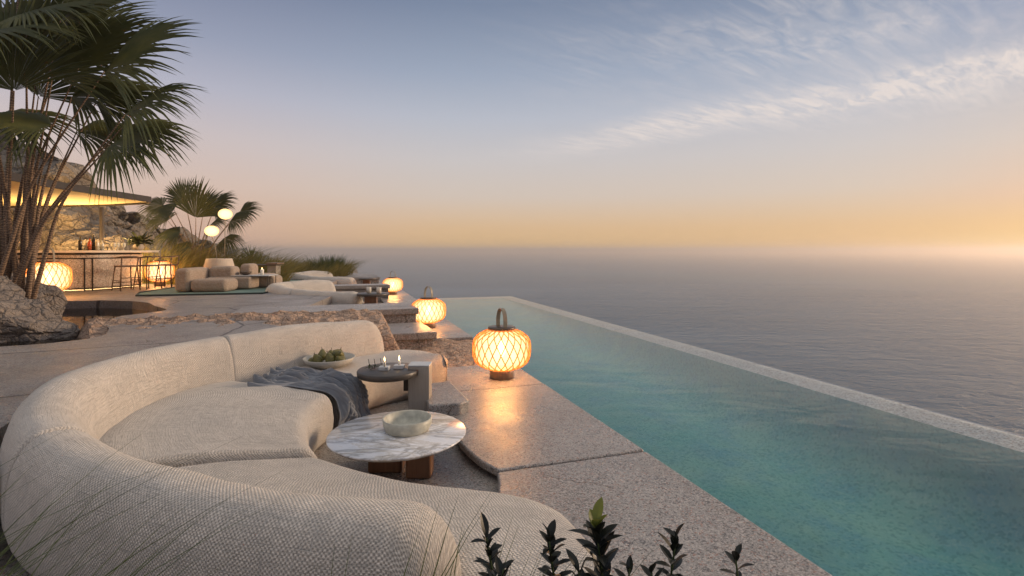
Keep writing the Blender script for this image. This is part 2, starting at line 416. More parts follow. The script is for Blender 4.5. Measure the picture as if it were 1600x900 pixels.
def marble():
    m, g = mat('veined marble'); co = objc(g)
    rot = g.n('ShaderNodeMapping'); g.put(rot.inputs[0], co); rot.inputs['Rotation'].default_value = (0, 0, R(-24)); rot.inputs['Scale'].default_value = (.8, 2.3, 1)
    v = rot.outputs[0]
    w = g.noise(v, 1.3, 8, .62, 1.6); w2 = g.noise(v, 3.2, 8, .68, 1.2); w3 = g.noise(v, .9, 5, .6, .8)
    d = g.m('ABSOLUTE', g.m('SUBTRACT', w, .5))
    c = g.mix(g.mr(w2, .35, .7), (.80, .80, .82), (.60, .63, .68))
    c = g.mix(g.mr(w3, .52, .66, 0, .6), c, (.33, .35, .38))
    c = g.mix(g.mr(d, .055, .0, 0, .62), c, (.13, .125, .12))
    d2 = g.m('ABSOLUTE', g.m('SUBTRACT', w2, .45))
    c = g.mix(g.mr(d2, .06, .0, 0, .45), c, (.34, .28, .18))
    finish(g, prin(g, c, .16)); return m
M['marble'] = marble()
def throwmat():
    m, g = mat('grey linen throw'); uv = g.n('ShaderNodeUVMap').outputs[0]
    t = g.noise(g.scl(uv, (4, 130, 1)), 1, 3, .6); t2 = g.noise(g.scl(uv, (130, 5, 1)), 1, 3, .6); b = g.noise(uv, 5, 3, .6)
    c = g.mix(g.mr(t, .35, .65), (.115, .128, .150), (.185, .20, .225)); c = g.mix(g.mr(b, .55, .75, 0, .6), c, (.21, .18, .16))
    finish(g, prin(g, c, .8, g.bump(g.m('ADD', t, t2), .35, .003), Sheen_Weight=.3)); return m
M['throw'] = throwmat()
def rugmat():
    m, g = mat('teal rug'); co = objc(g)
    n = g.noise(g.scl(co, (1, 14, 1)), 3, 4, .6); c = g.mix(g.mr(n, .3, .7), (.12, .20, .175), (.19, .29, .25))
    finish(g, prin(g, c, .95, g.bump(g.noise(co, 60, 3), .4, .01))); return m
M['rug'] = rugmat(); M['rugedge'] = simple('dark rug binding', (.03, .045, .042), .9)

def sea():
    m, g = mat('open sea'); co = objc(g)
    r = g.n('ShaderNodeMapping'); g.put(r.inputs[0], co); r.inputs['Rotation'].default_value = (0, 0, R(8)); r.inputs['Scale'].default_value = (.62, 1, 1)
    v = r.outputs[0]
    n1 = g.noise(v, 1.1, 5, .6, .3); n2 = g.noise(v, .26, 4, .55, .4); n3 = g.noise(v, .012, 3, .5)
    pt = g.mr(g.noise(g.scl(v, (.6, 1.6, 1)), .02, 4, .55, .5), .3, .7, .45, 1.25)
    h = g.m('MULTIPLY', pt, g.m('ADD', g.m('MULTIPLY', n1, .55), g.m('MULTIPLY', n2, 1.7)))
    bp = g.n('ShaderNodeBump'); bp.inputs['Strength'].default_value = 1.0; bp.inputs['Distance'].default_value = 1.15; g.put(bp.inputs['Height'], h)
    b = prin(g, g.mix(g.mr(n3, .35, .65), (.042, .108, .172), (.058, .13, .198)), .25, bp.outputs[0], spec=.26, Specular_Tint=(.66, .80, 1.0, 1)); b.inputs['IOR'].default_value = 1.333
    finish(g, b); return m
M['sea'] = sea()
def water(name, scale=1.6, tint=(1, 1, 1), bd=.02, bs=.25):
    m, g = mat(name); co = objc(g)
    h = g.m('ADD', g.noise(g.scl(co, (1, 1.9, 1)), scale, 3, .5, .4), g.m('MULTIPLY', g.noise(co, scale*4, 2, .5), .2))
    nr = g.bump(h, bs, bd)
    t = g.n('ShaderNodeBsdfTransparent'); g.put(t.inputs[0], tint)
    gl = g.n('ShaderNodeBsdfGlossy'); gl.inputs['Roughness'].default_value = .03; g.put(gl.inputs['Normal'], nr)
    fr = g.n('ShaderNodeFresnel'); fr.inputs[0].default_value = 1.333; g.put(fr.inputs['Normal'], nr)
    mx = g.n('ShaderNodeMixShader'); g.put(mx.inputs[0], fr.outputs[0]); g.put(mx.inputs[1], t.outputs[0]); g.put(mx.inputs[2], gl.outputs[0])
    out = g.n('ShaderNodeOutputMaterial'); g.put(out.inputs[0], mx.outputs[0])
    return m, g, out
mw, gw, ow = water('pool water', 1.0, bd=.04, bs=.28)
va = gw.n('ShaderNodeVolumeAbsorption'); gw.put(va.inputs[0], (.58, .89, .885)); va.inputs[1].default_value = .48
gw.put(ow.inputs[1], va.outputs[0]); M['poolwater'] = mw
M['pondwater'] = water('pond water', 2.5, (.55, .52, .42), .01, .2)[0]
def poolfloor():
    m, g = mat('pool lining'); co = objc(g)
    a = g.noise(co, .55, 5, .6, .5); b = g.noise(co, 2.2, 5, .65)
    c = g.mix(g.mr(a, .36, .64), (.27, .52, .50), (.45, .60, .52)); c = g.mix(g.mr(b, .44, .68, 0, .65), c, (.23, .42, .54)); c = g.mix(g.mr(g.noise(co, .9, 4, .6, .3), .55, .75, 0, .5), c, (.50, .52, .42))
    sp = g.voro(co, 42, 'F1', 'Color'); r1, r2, _ = g.xyz(sp)
    c = g.mix(g.m('MULTIPLY', g.m('GREATER_THAN', r1, .8), .22), c, (.6, .7, .62)); c = g.mix(g.m('MULTIPLY', g.m('LESS_THAN', r1, .2), .28), c, (.08, .18, .17))
    finish(g, prin(g, c, .7)); return m
M['poollining'] = poolfloor()

# ------------------------------------------------------------------ setting
SEAZ = -25
def disc(name, r0, z, m, rings=(1,), n=64):
    v = [(0, 0, z)]; f = []
    for r in rings:
        for i in range(n): v.append((r0*r*math.cos(2*math.pi*i/n), r0*r*math.sin(2*math.pi*i/n), z))
    for i in range(n): f.append((0, 1+i, 1+(i+1) % n))
    for k in range(len(rings)-1):
        for i in range(n): f.append((1+k*n+i, 1+(k+1)*n+i, 1+(k+1)*n+(i+1) % n, 1+k*n+(i+1) % n))
    return mk(name, v, f, m)
tag(disc('sea', 60000, SEAZ, M['sea'], (.002, .01, .05, .3, 1)), kind='structure')

def poly_slab(name, outer, holes, z0, z1, m, bevel=0):
    bm = bmesh.new(); es = []
    for loop in [outer]+holes:
        vs = [bm.verts.new((x, y, z1)) for x, y in loop]
        es += [bm.edges.new((vs[i], vs[(i+1) % len(vs)])) for i in range(len(vs))]
    bmesh.ops.triangle_fill(bm, edges=es, use_beauty=True)
    for f in bm.faces:
        if f.normal.z < 0: f.normal_flip()
    top = list(bm.faces); bnd = [e for e in bm.edges if len(e.link_faces) == 1]
    ex = bmesh.ops.extrude_edge_only(bm, edges=bnd)
    for v in [x for x in ex['geom'] if isinstance(x, bmesh.types.BMVert)]: v.co.z = z0
    bmesh.ops.recalc_face_normals(bm, faces=bm.faces)
    me = bpy.data.meshes.new(name); bm.to_mesh(me); bm.free()
    # make the top look up
    if any(p.normal.z < -.9 for p in me.polygons if abs(p.center.z-z1) < 1e-4): me.flip_normals()
    o = bpy.data.objects.new(name, me); C.objects.link(o); me.materials.append(m); return o

# the cliff the terraces stand on
b = MB()
b.prism([P(-8, 5.6), P(18.0, 5.6), P(20, 3.0), P(27, 2.4), P(30, -4), (-26, 40), (-40, 26), (-40, -8), P(-8, -6)], -26, -2.2)
o = b.build('cliff', M['rock']); tag(o, kind='structure')
# lounge floor: the sunken level the sofas stand on
FL = -.10
b = MB(); b.prism([P(-6, -6), P(-6, 1.6), P(25.5, 1.6), P(25.5, -6)], -2.3, FL); tag(b.build('lounge_floor', M['stone']), kind='structure')
# pool-side paving slabs
def wob(a, bq, n, amp, s):
    out = []
    for i in range(n+1):
        t = i/n; p = a[0]+(bq[0]-a[0])*t; q = a[1]+(bq[1]-a[1])*t
        out.append((p, q+amp*mn.noise(Vector((p*s, 3.1, q)))))
    return out
def slab(pq, z1, z0=-.058, bevel=.018, name='paving_slab'):
    b = MB(); b.prism([P(*x) for x in pq], z0, z1)
    return tag(b.build(name, M['stone'], bevel=bevel, seg=2), kind='structure')
QE = 2.30
slab([(-6, QE), (3.545, QE)] + [(3.545, 1.06), (3.40, 1.03), (3.1, .93), (2.7, .82), (2.2, .75), (1.2, .7), (-6, .7)], 0)
slab([(3.565, QE), (5.695, QE), (5.695, 1.0), (5.0, .98), (4.75, .96), (4.45, .93), (4.2, .93), (3.98, .95), (3.75, 1.0), (3.565, 1.075)], .004)
slab([(5.71, QE), (6.93, QE)] + wob((6.93, 1.0), (5.71, .70), 5, .05, 3), 0.0)
slab([(9.22, QE), (13.4, QE), (13.4, 1.2), (9.25, 1.2)], 0)
slab([(13.415, QE), (18.2, QE), (18.2, 1.2), (13.415, 1.2)], .003)
slab([(18.215, QE), (26, QE), (26, 1.2), (18.215, 1.2)], 0)
b = MB(); b.prism([P(-6, .95), P(2.5, .95), P(3.6, 1.2), P(6.9, 1.2), P(6.9, 2.28), P(-6, 2.28)], FL-.3, -.06); tag(b.build('paving_plinth', M['wall']), kind='structure')
b = MB(); b.prism([P(9.3, 1.25), P(26, 1.25), P(26, 2.28), P(9.3, 2.28)], FL-.3, -.06); tag(b.build('paving_plinth', M['wall']), kind='structure')
# raised corner block at the end of the sofa
b = MB(); b.prism([P(4.90, .78), P(4.86, 1.08), P(4.94, 1.19), P(5.72, 1.16), P(5.72, .80)], FL, .12)
tag(b.build('stone_block', M['stone'], bevel=.02), 'low pebbled stone corner block beside the end of the big curved sofa', 'stone block')

def grid_patch(name, quad, nx, ny, fz, m, kind='structure', smooth=False):
    """quad: four pool-frame corners, fz(x, y, s, t) height"""
    v = []; f = []
    for j in range(ny+1):
        for i in range(nx+1):
            s, t = i/nx, j/ny
            a = Vector(quad[0]).lerp(Vector(quad[1]), s); c = Vector(quad[3]).lerp(Vector(quad[2]), s); p = a.lerp(c, t)
            x, y = P(p[0], p[1]); v.append((x, y, fz(x, y, s, t)))
    for j in range(ny):
        for i in range(nx):
            k = j*(nx+1)+i; f.append((k, k+1, k+nx+2, k+nx+1))
    o = mk(name, v, f, m, smooth=smooth); bm = bmesh.new(); bm.from_mesh(o.data)
    bmesh.ops.recalc_face_normals(bm, faces=bm.faces)
    if sum(q.normal.z for q in bm.faces) < 0: bmesh.ops.reverse_faces(bm, faces=bm.faces)
    bm.to_mesh(o.data); bm.free()
    return tag(o, kind=kind)
def rough(x, y, s=3.0): return mn.fractal(Vector((x*s, y*s, 1.7)), 1.0, 2.0, 5)
# natural rock left rough between two slabs, flush with the paving
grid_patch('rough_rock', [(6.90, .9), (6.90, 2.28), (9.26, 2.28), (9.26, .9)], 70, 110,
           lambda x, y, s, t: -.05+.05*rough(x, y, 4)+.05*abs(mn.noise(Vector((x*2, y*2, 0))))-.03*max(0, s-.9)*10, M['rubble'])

# upper terrace
TZ = .45
RID = [(-1.72, 6.73), (-1.84, 6.60), (-2.35, 6.02), (-2.76, 5.52), (-3.05, 5.15), (-3.25, 4.75), (-3.29, 4.3), (-3.17, 3.74), (-2.91, 3.24), (-2.48, 2.82), (-2.0, 2.52), (-1.58, 2.34), (-1.15, 2.18), (-.76, 2.09), (-.48, 2.05), (-.20, 2.03)]
def far_xf(ox, oy, sx, sy):
    def f(p):
        dx, dy = p[0]+1.3, p[1]-4.3; return (ox+dx*sx-dy*.10, oy+dy*sy)
    return f
XF2, XF3 = far_xf(-5.0, 14.6, .86, .66), far_xf(-7.15, 20.9, .88, .56)
def hug(xf, i0, i1, d=.30):
    S = spline([Vector((*xf(p), 0)) for p in RID], 60); out = []
    for i in range(i1, i0-1, -2):
        t = (S[min(i+1, 59)]-S[max(i-1, 0)]).normalized(); out.append((S[i].x+t.y*d, S[i].y-t.x*d))
    return out
outer = [(-4.5, -8), (-4.4, .5), (-4.1, 2.2), (-3.2, 2.75)]+hug(lambda p: p, 2, 38)+[P(8.9, -1.2), P(9.5, -1.1), P(10.12, -1.7), P(10.12, 1.36), P(11.2, 1.36), P(11.2, -.7)]+hug(XF2, 2, 52)+[P(17.4, -.6), P(17.4, 1.45), P(18.0, 1.45), P(18.0, -.6)]+hug(XF3, 2, 52)+[P(22.9, -.6), P(22.9, 1.5), P(26, 1.5),
         (-9.2, 26.2), (-13, 27), (-26, 26), (-26, 4), (-14, -4), (-8, -8)]
pond = [(-10.35, 11.55), (-9.4, 11.75), (-8.6, 11.6), (-7.95, 11.2), (-7.35, 10.55), (-6.95, 10.2), (-6.7, 9.95), (-6.62, 9.7), (-6.72, 9.35), (-6.85, 9.0),
        (-6.7, 8.5), (-6.35, 8.0), (-5.9, 7.5), (-5.55, 7.0), (-5.5, 6.65), (-5.75, 6.3), (-6.4, 5.95), (-7.5, 5.7), (-9.5, 6.0), (-11, 8), (-11, 10.5)]
# the terrace is a capped slab with the pond cut out
o = poly_slab('terrace', outer, [pond], -.3, TZ, M['deck']); tag(o, kind='structure')
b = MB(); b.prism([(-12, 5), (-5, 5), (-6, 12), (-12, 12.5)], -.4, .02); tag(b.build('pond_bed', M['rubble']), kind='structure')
o = mk('pond_water', [(-11.6, 5.2, .27), (-5.2, 5.2, .27), (-5.9, 12, .27), (-11.6, 12.2, .27)], [(0, 1, 2, 3)], M['pondwater']); tag(o, kind='structure')
# wet shelf of rock inside the pond
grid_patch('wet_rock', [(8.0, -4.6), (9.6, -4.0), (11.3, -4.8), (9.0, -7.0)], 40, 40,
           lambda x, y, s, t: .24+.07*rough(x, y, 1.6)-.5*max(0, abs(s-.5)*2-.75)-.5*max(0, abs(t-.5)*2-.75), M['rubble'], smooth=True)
# rough rocky slope between the sofa pit and the upper terrace
def slope(x, y, s, t):
    z = .30+.17*min(1, t*1.4)+.05*rough(x, y, 2.2)+.05*rough(x, y, 6)
    e = min(s, 1-s, t, 1-t); return z-.6*max(0, .07-e)/.07
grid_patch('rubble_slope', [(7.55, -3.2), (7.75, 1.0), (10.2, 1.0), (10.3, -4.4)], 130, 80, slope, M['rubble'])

for xf, p in ((XF2, 11.27), (XF3, 18.07)):
    b = MB(); b.prism([P(p, 1.3), P(p, -.66)]+hug(xf, 50, 58, .36)[::-1], FL, .27); tag(b.build('terrace_step', M['deck']), kind='structure')
# stone ledges that close the lounges, each a cap on a wall
def ledge(p0, p1, q0, q1, z, label, drop=.55, over=.05):
    t = thing('stone_ledge', label, 'stone ledge', P((p0+p1)/2, (q0+q1)/2, FL))
    o = Vector(t.location)
    def loc(poly, z0, z1, name, m, bv):
        b = MB(); b.prism([(P(*x)[0]-o.x, P(*x)[1]-o.y) for x in poly], z0-o.z, z1-o.z); return b.build(name, m, t, bevel=bv)
    loc([(p0+over, q0+.02), (p0+over, q1-over), (p1-over, q1-over), (p1-over, q0+.02)], FL, z-.118, 'wall', M['wall'], .01)
    n = 9
    front = [(p0+.03*mn.noise(Vector((i*1.7, p0, 0))), q0+(q1-q0)*i/n) for i in range(n+1)]
    loc(front+[(p1, q1-.08), (p1, q0)], z-.12, z, 'cap', M['stone'], .02)
    return t
ledge(10.05, 11.25, -1.9, 1.42, .47, 'long pebbled stone ledge closing the lounge behind the big curved sofa')
ledge(8.5, 9.75, -.2, 1.5, .24, 'low pebbled stone step below the long ledge, beside the middle lantern')
ledge(17.35, 18.05, -1.7, 1.50, .46, 'distant stone ledge between the two far curved sofas')
ledge(22.8, 24.2, -1.0, 1.55, .44, 'farthest lantern-lit stone ledge at the end of the terrace')

# pool
PE = 17.55; QI, QO = 5.30, 5.76
b = MB()
stn = [(-6, -1.9), (-2, -1.55), (1, -1.15), (4, -.88), (7, -.68), (10, -.56), (12.5, -.44), (14.5, -.32), (16, -.20), (PE-.5, -.07)]
rows = []
for p, z in stn:
    pr = [(QE-.02, -.06), (QE-.02, z)]
    for k in range(9):
        a = math.pi/2*k/8; w, h = .62, min(-z-.06, .55)*.96; pr.append((QI-w+w*math.sin(a), z+h*(1-math.cos(a))))
    pr.append((QI, -.06)); rows.append([P(p, q, zz_) for q, zz_ in pr])
n = len(rows[0])
b.add([v for r in rows for v in r], [(i*n+k, (i+1)*n+k, (i+1)*n+k+1, i*n+k+1) for i in range(len(rows)-1) for k in range(n-1)])
tag(b.build('pool_basin', M['poollining'], smooth=True), kind='structure')
b = MB(); b.prism([P(-6, QI+.003), P(PE-.497, QI+.003), P(PE-.497, QE-.5), P(PE, QE-.5), P(PE, QO), P(-6, QO)], -2.3, -.062)
tag(b.build('pool_rim', M['pooledge'], bevel=.01), kind='structure')
b = MB(); w0, w1 = -1.95, -.05
b.prism([P(-6, QE-.03), P(PE-.02, QE-.03), P(PE-.02, QO-.012), P(-6, QO-.012)], w0, w1)
tag(b.build('pool_water', M['poolwater']), kind='structure')

# hillside and far headland
ridge = [(-40, 16, 13), (-27, 19, 9.2), (-19.5, 19.5, 6.2), (-16.6, 18.2, 5.1), (-16.9, 20.2, 4.25), (-17.8, 23, 3.5), (-18.4, 26, 3.1), (-19.2, 31, 2.1), (-21.9, 44, 1.5), (-25.9, 55, .75), (-31, 75, -.25), (-35.9, 95, -.85), (-38.4, 118, -1.6), (-39.2, 128, -2.6), (-39.5, 134, -6)]
base = [(-30, 10, .3), (-21, 12.5, .3), (-16.5, 14.8, .3), (-14.4, 15.9, .35), (-13.4, 17.0, .35), (-12.8, 18.4, .3), (-12.6, 20, .3), (-12.2, 26, .2), (-17, 42, -1.5), (-21, 54, -6), (-27, 75, -11), (-32.5, 95, -17), (-36, 118, -22), (-37.2, 128, -25.5), (-38, 134, -26)]
def hill(name, i0, i1, ns, nt, amp, m):
    n = (i1-i0)*ns+1
    def samp(pts):
        S = spline([Vector(p) for p in pts[i0:i1+1]], n)
        return S
    Rg, Bs = samp(ridge), samp(base); v = []; f = []
    rows = nt*2
    for i in range(n):
        r, bs = Rg[i], Bs[i]; back = r+(r-bs)*1.3; back.z = -26
        for j in range(rows+1):
            if j <= nt:
                t = j/nt; p = bs.lerp(r, t); p.z = bs.z+(r.z-bs.z)*(t**.75 if bs.z > -1 else t**.9)
            else:
                t = (j-nt)/nt; p = r.lerp(back, t); p.z = r.z+(back.z-r.z)*t**2
            k = min(1, j/3)
            d = Vector((mn.noise(p*.45+Vector((9, 0, 0))), mn.noise(p*.45), mn.noise(p*.45+Vector((0, 7, 0)))))*1.2 + Vector((1, -.7, .6))*mn.turbulence(p*1.3, 4, False)*.5
            cr = mn.cell(p*1.1)*.28
            v.append(p+(d+Vector((cr, -cr, cr)))*amp*k*(.45 if j == nt else 1))
    for i in range(n-1):
        for j in range(rows):
            k = i*(rows+1)+j; f.append((k, k+rows+1, k+rows+2, k+1))
    return tag(mk(name, v, f, m), kind='structure')
hill('hillside', 0, 7, 16, 26, .62, M['rock'])
hill('headland', 7, 14, 14, 16, .4, M['rockblue'])

# ------------------------------------------------------------------ curved sofas
def sup(a, e): 
    c = math.cos(a); s = math.sin(a)
    return (math.copysign(abs(c)**(2/e), c), math.copysign(abs(s)**(2/e), s))
def back_module(name, path, i0, i1, r0, r1, org, par, hw=.225, hh=.385, tot=1.0, d0=0.0, hs=1.0):
    """one upholstered bolster: sweep of a rounded arch; r0/r1 end rounding in metres"""
    NP = 40; pts = path[i0:i1+1]; v = []; f = []; uv = []
    # denser sampling near the ends
    D = [0]
    for i in range(1, len(pts)): D.append(D[-1]+(pts[i]-pts[i-1]).length)
    Lt = D[-1]
    ds = sorted(set([0, Lt]+[r0*(1-math.cos(math.pi/2*k/9)) for k in range(10)]+[Lt-r1*(1-math.cos(math.pi/2*k/9)) for k in range(10)]+[x for x in D if r0 < x < Lt-r1]))
    def at(d):
        j = 0
        while j < len(D)-2 and D[j+1] < d: j += 1
        t = (d-D[j])/max(1e-9, D[j+1]-D[j]); return pts[j].lerp(pts[j+1], t), (pts[j+1]-pts[j]).normalized(), pts[j+1]-pts[max(0,j-1)]
    for d in ds:
        p, t, t2 = at(d); t = t2.normalized(); nrm = Vector((t.y, -t.x, 0))
        k = 1.0
        if d < r0: k = max(.02, (1-((r0-d)/r0)**2.4)**(1/2.4)) if r0 > .08 else .93+.07*math.sqrt(max(0, 1-((r0-d)/r0)**2))
        if Lt-d < r1: k = min(k, max(.02, (1-((r1-(Lt-d))/r1)**2.4)**(1/2.4)) if r1 > .08 else .93+.07*math.sqrt(max(0, 1-((r1-(Lt-d))/r1)**2)))
        per = 0; prev = None; hh = hgt((d0+d)/tot)*hs/2
        for a in range(NP):
            cx, sz = sup(2*math.pi*a/NP-math.pi/2, 2.5)
            w = hw*(1+.10*(-sz)); q = p-nrm*(cx*w*k-.035*sz); z = hh+sz*hh*k
            if prev is not None: per += (Vector((q.x, q.y, z))-prev).length
            prev = Vector((q.x, q.y, z))
            dn = (.016*mn.noise(prev*1.7)+.007*mn.noise(prev*5))*k; q = q-nrm*(cx*dn); z2 = z+sz*dn
            v.append((q.x-org.x, q.y-org.y, max(0, z2))); uv.append((d, per))
    n = len(ds)
    for i in range(n-1):
        for a in range(NP): f.append((i*NP+a, (i+1)*NP+a, (i+1)*NP+(a+1) % NP, i*NP+(a+1) % NP))
    f += [tuple(range(NP)), tuple(range((n-1)*NP, n*NP))[::-1]]
    return mk(name, v, f, M['fabric'], par, True, uv)
def seat_module(name, outs, ins, rp0, rp1, org, par, h=.40, rin=.13):
    v = []; f = []; uv = []; n = len(outs)
    D = [0]
    for i in range(1, n): D.append(D[-1]+(((outs[i]+ins[i])-(outs[i-1]+ins[i-1]))*.5).length)
    Lt = D[-1]; cols_ = None
    samples = sorted(set([0, Lt]+[rp0*(1-math.cos(math.pi/2*k/10)) for k in range(11)]+[Lt-rp1*(1-math.cos(math.pi/2*k/10)) for k in range(11)]+[x for x in D if rp0 < x < Lt-rp1]))
    for d in samples:
        j = 0
        while j < n-2 and D[j+1] < d: j += 1
        t = (d-D[j])/max(1e-9, D[j+1]-D[j]); o = outs[j].lerp(outs[j+1], t); i_ = ins[j].lerp(ins[j+1], t)
        ax = (i_-o); W = ax.length; ax.normalize()
        def rnd(dd, r): return r-math.sqrt(max(0, r*r-(r-dd)**2)) if dd < r else 0
        ip = max(rnd(d, rp0) if rp0 > .1 else rnd(d, rp0)*.3, rnd(Lt-d, rp1) if rp1 > .1 else rnd(Lt-d, rp1)*.3)
        ip = W*.485*(1-math.exp(-ip/(W*.485)*1.6))/(1-math.exp(-1.6)) if max(rp0, rp1) > .1 and ip < W*.485 else min(ip, W*.485)
        rz0, rz1 = min(rp0, .11), min(rp1, .11)
        td = max(rnd(d, rz0), rnd(Lt-d, rz1)); hh = h-td
        W0, W1 = ip, W-ip
        ro, ri = .05, rin
        ring = [(W0+.03, .0), (W0, .04), (W0, hh-ro)]
        ring += [(W0+ro*(1-math.cos(a)), hh-ro+ro*math.sin(a)) for a in (math.pi/4, math.pi/2)]
        for k in range(1, 8): ring.append((W0+ro+(W1-W0-ro-ri)*k/8, hh+.018*math.sin(math.pi*k/8)))
        ring += [(W1-ri+ri*math.sin(a), hh-ri+ri*math.cos(a)) for a in [math.pi/2*k/7 for k in range(8)]]
        ring += [(W1+.012, hh*.5), (W1, .06), (W1-.03, .02), (W1-.05, 0)]
        per = 0; prev = None
        for (w, z) in ring:
            if prev: per += math.hypot(w-prev[0], z-prev[1])
            prev = (w, z); q = o+ax*w
            if z > hh*.7: z += .022*mn.noise(Vector((q.x*1.9, q.y*1.9, 2.2)))+.008*mn.noise(Vector((q.x*6, q.y*6, 1.2)))
            v.append((q.x-org.x, q.y-org.y, max(0, z))); uv.append((d, per-.4))
        cols_ = len(ring)
    m_ = len(samples)
    for i in range(m_-1):
        for a in range(cols_): f.append((i*cols_+a, i*cols_+(a+1) % cols_, (i+1)*cols_+(a+1) % cols_, (i+1)*cols_+a))
    f += [tuple(range(cols_))[::-1], tuple(range((m_-1)*cols_, m_*cols_))]
    o = mk(name, v, f, M['fabric'], par, True, uv)
    for q in o.data.polygons[-2:]: q.use_smooth = False
    bm = bmesh.new(); bm.from_mesh(o.data); bmesh.ops.recalc_face_normals(bm, faces=bm.faces); bm.to_mesh(o.data); bm.free()
    return o
RIDGE = RID
HGT = [(0, .79), (.16, .845), (.32, .80), (.5, .80), (.62, .74), (.75, .70), (1, .69)]
def hgt(t):
    for (a, x), (b_, y) in zip(HGT, HGT[1:]):
        if t <= b_: k = (t-a)/(b_-a); return x+(y-x)*k*k*(3-2*k)
    return HGT[-1][1]
INNER_FAR = [(-.80, 5.98), (-1.15, 5.80), (-1.45, 5.5), (-1.57, 5.12), (-1.60, 4.78)]
OUTER_FAR = [(-.80, 6.62), (-1.25, 6.72), (-1.75, 6.60), (-2.3, 6.0), (-2.8, 5.40)]
INNER_MID = [(-1.60, 4.62), (-1.62, 4.3), (-1.56, 3.95), (-1.42, 3.6), (-1.26, 3.37)]
OUTER_MID = [(-2.88, 5.25), (-3.15, 4.85), (-3.2, 4.35), (-3.0, 3.7), (-2.55, 3.05)]
INNER_NEAR = [(-1.22, 3.31), (-.80, 3.06), (-.40, 2.93), (.06, 2.80), (.46, 2.50)]
OUTER_NEAR = [(-2.45, 2.95), (-1.7, 2.42), (-.9, 2.14), (-.2, 1.97), (.40, 1.76)]
def curved_sofa(org, label, xf=lambda p: p, z=FL, hs=1.0, res=110, group=None):
    t = thing('curved_sofa', label, 'sofa', (org[0], org[1], z), 0, group); og = Vector((org[0], org[1], 0))
    def X(pts, n): return spline([Vector((*xf(p), 0)) for p in pts], n)
    path = X(RIDGE, res); a, b = int(res*.265), int(res*.655)
    LL = [0]
    for i in range(1, len(path)): LL.append(LL[-1]+(path[i]-path[i-1]).length)
    kw = dict(hw=.225*hs*(1.3 if hs > 1 else 1), tot=LL[-1], hs=hs)
    back_module('back_cushion', path, 0, a, .26*hs, .035, og, t, **kw)
    back_module('back_cushion', path, a, b, .035, .035, og, t, d0=LL[a], **kw)
    back_module('back_cushion', path, b, res-1, .035, .26*hs, og, t, d0=LL[b], **kw)
    m = res//4
    seat_module('seat_cushion', X(OUTER_FAR, m), X(INNER_FAR, m), .42*hs, .10, og, t, .40*hs)
    seat_module('seat_cushion', X(OUTER_MID, m), X(INNER_MID, m), .10, .05, og, t, .405*hs)
    seat_module('seat_cushion', X(OUTER_NEAR, m), X(INNER_NEAR, m), .05, .40*hs, og, t, .395*hs)
    return t
curved_sofa((-1.3, 4.3), 'big cream woven sofa curving round the marble table, three bolsters along its back', group='curved lounge sofas')
curved_sofa((-5.0, 14.6), 'middle cream curved sofa sunk behind the long stone ledge, dark table at its open end', XF2, -.16, 1.02, 56, 'curved lounge sofas')
curved_sofa((-7.15, 20.9), 'farthest cream curved sofa below the dark bush at the terrace end', XF3, -.14, 1.02, 56, 'curved lounge sofas')

# ------------------------------------------------------------------ tables and what stands on them
t = thing('coffee_table', 'round veined marble coffee table on two walnut slab legs', 'coffee table', (-.88, 3.95, FL))
TT = .30
b = MB(); b.lathe([(.44, TT-.035), (.50, TT-.03), (.522, TT-.012), (.524, TT-.006), (.518, TT)], 72); b.build('table_top', M['marble'], t, True)
for x0, x1, y0, y1 in ((-.22, .04, -.06, .24), (.09, .28, -.16, -.0)):
    b = MB(); b.box(x0, x1, y0, y1, 0, TT-.036); b.build('leg', M['darkwood'], t, bevel=.02)
t = thing('stone_bowl', 'shallow green grey stone dish on the marble table', 'bowl', (-.815, 3.99, FL+TT))
b = MB(); b.lathe([(.155, 0), (.168, .006), (.186, .05), (.190, .098), (.182, .1), (.174, .094), (.166, .045), (.15, .02), (.001, .018)], 48); b.build('dish', M['vesselstone'], t, True)

t = thing('side_table', 'dark round side table cantilevered from a pale square post, candles on top', 'side table', (-.93, 5.12, FL))
b = MB(); b.box(-.10, .11, -.05, .13, 0, .545); po = b.build('post', M['postwood'], t, bevel=.008)
b = MB(); b.box(-.104, .112, -.052, .132, .546, .56); b.build('post_cap', M['slabtop'], po, bevel=.006)
b = MB(); b.lathe([(.285, .455), (.302, .462), (.304, .51), (.296, .518)], 56, -.30, -.02); b.build('table_top', M['greywood'], t, True)
b = MB(); b.box(-.15, -.102, -.03, .05, .30, .456); b.build('bracket', M['blackmetal'], t, bevel=.004)
TOPZ = FL+.518
tablec = Vector((-1.23, 5.10, TOPZ))
for dx, dy, lab in ((.03, .03, 'square glass candle holder nearest the post on the dark side table'), (-.10, -.04, 'square glass candle holder in the middle of the dark side table')):
    cx, cy = tablec.x+dx+.07, tablec.y+dy
    t = thing('candle_holder', lab, 'candle holder', (cx, cy, TOPZ+.0005), group='candles on the dark side table')
    b = MB(); b.box(-.05, .05, -.04, .04, 0, .035); b.build('glass_base', M['slabtop'], t, bevel=.004)
    b = MB(); b.lathe([(.012, .036), (.012, .075), (.004, .078)], 12); cd = b.build('candle', M['candle'], t, True)
    b = MB(); b.lathe([(.002, .079), (.008, .092), (.006, .108), (.001, .128)], 10); b.build('flame', M['flame'], cd, True)
def leaf_pts(L, W, fold=.2, droop=.25, n=5):
    v = []; f = []
    for i in range(n+1):
        s = i/n; w = W*math.sin(math.pi*min(1, s*.92+.05))**.9*(1 if s < 1 else 0)
        x = L*s; z = -droop*L*s*s
        v += [(x, -w/2, z+fold*w), (x, 0, z), (x, w/2, z+fold*w)]
    for i in range(n):
        k = i*3; f += [(k, k+3, k+4, k+1), (k+1, k+4, k+5, k+2)]
    return [Vector(p) for p in v], f
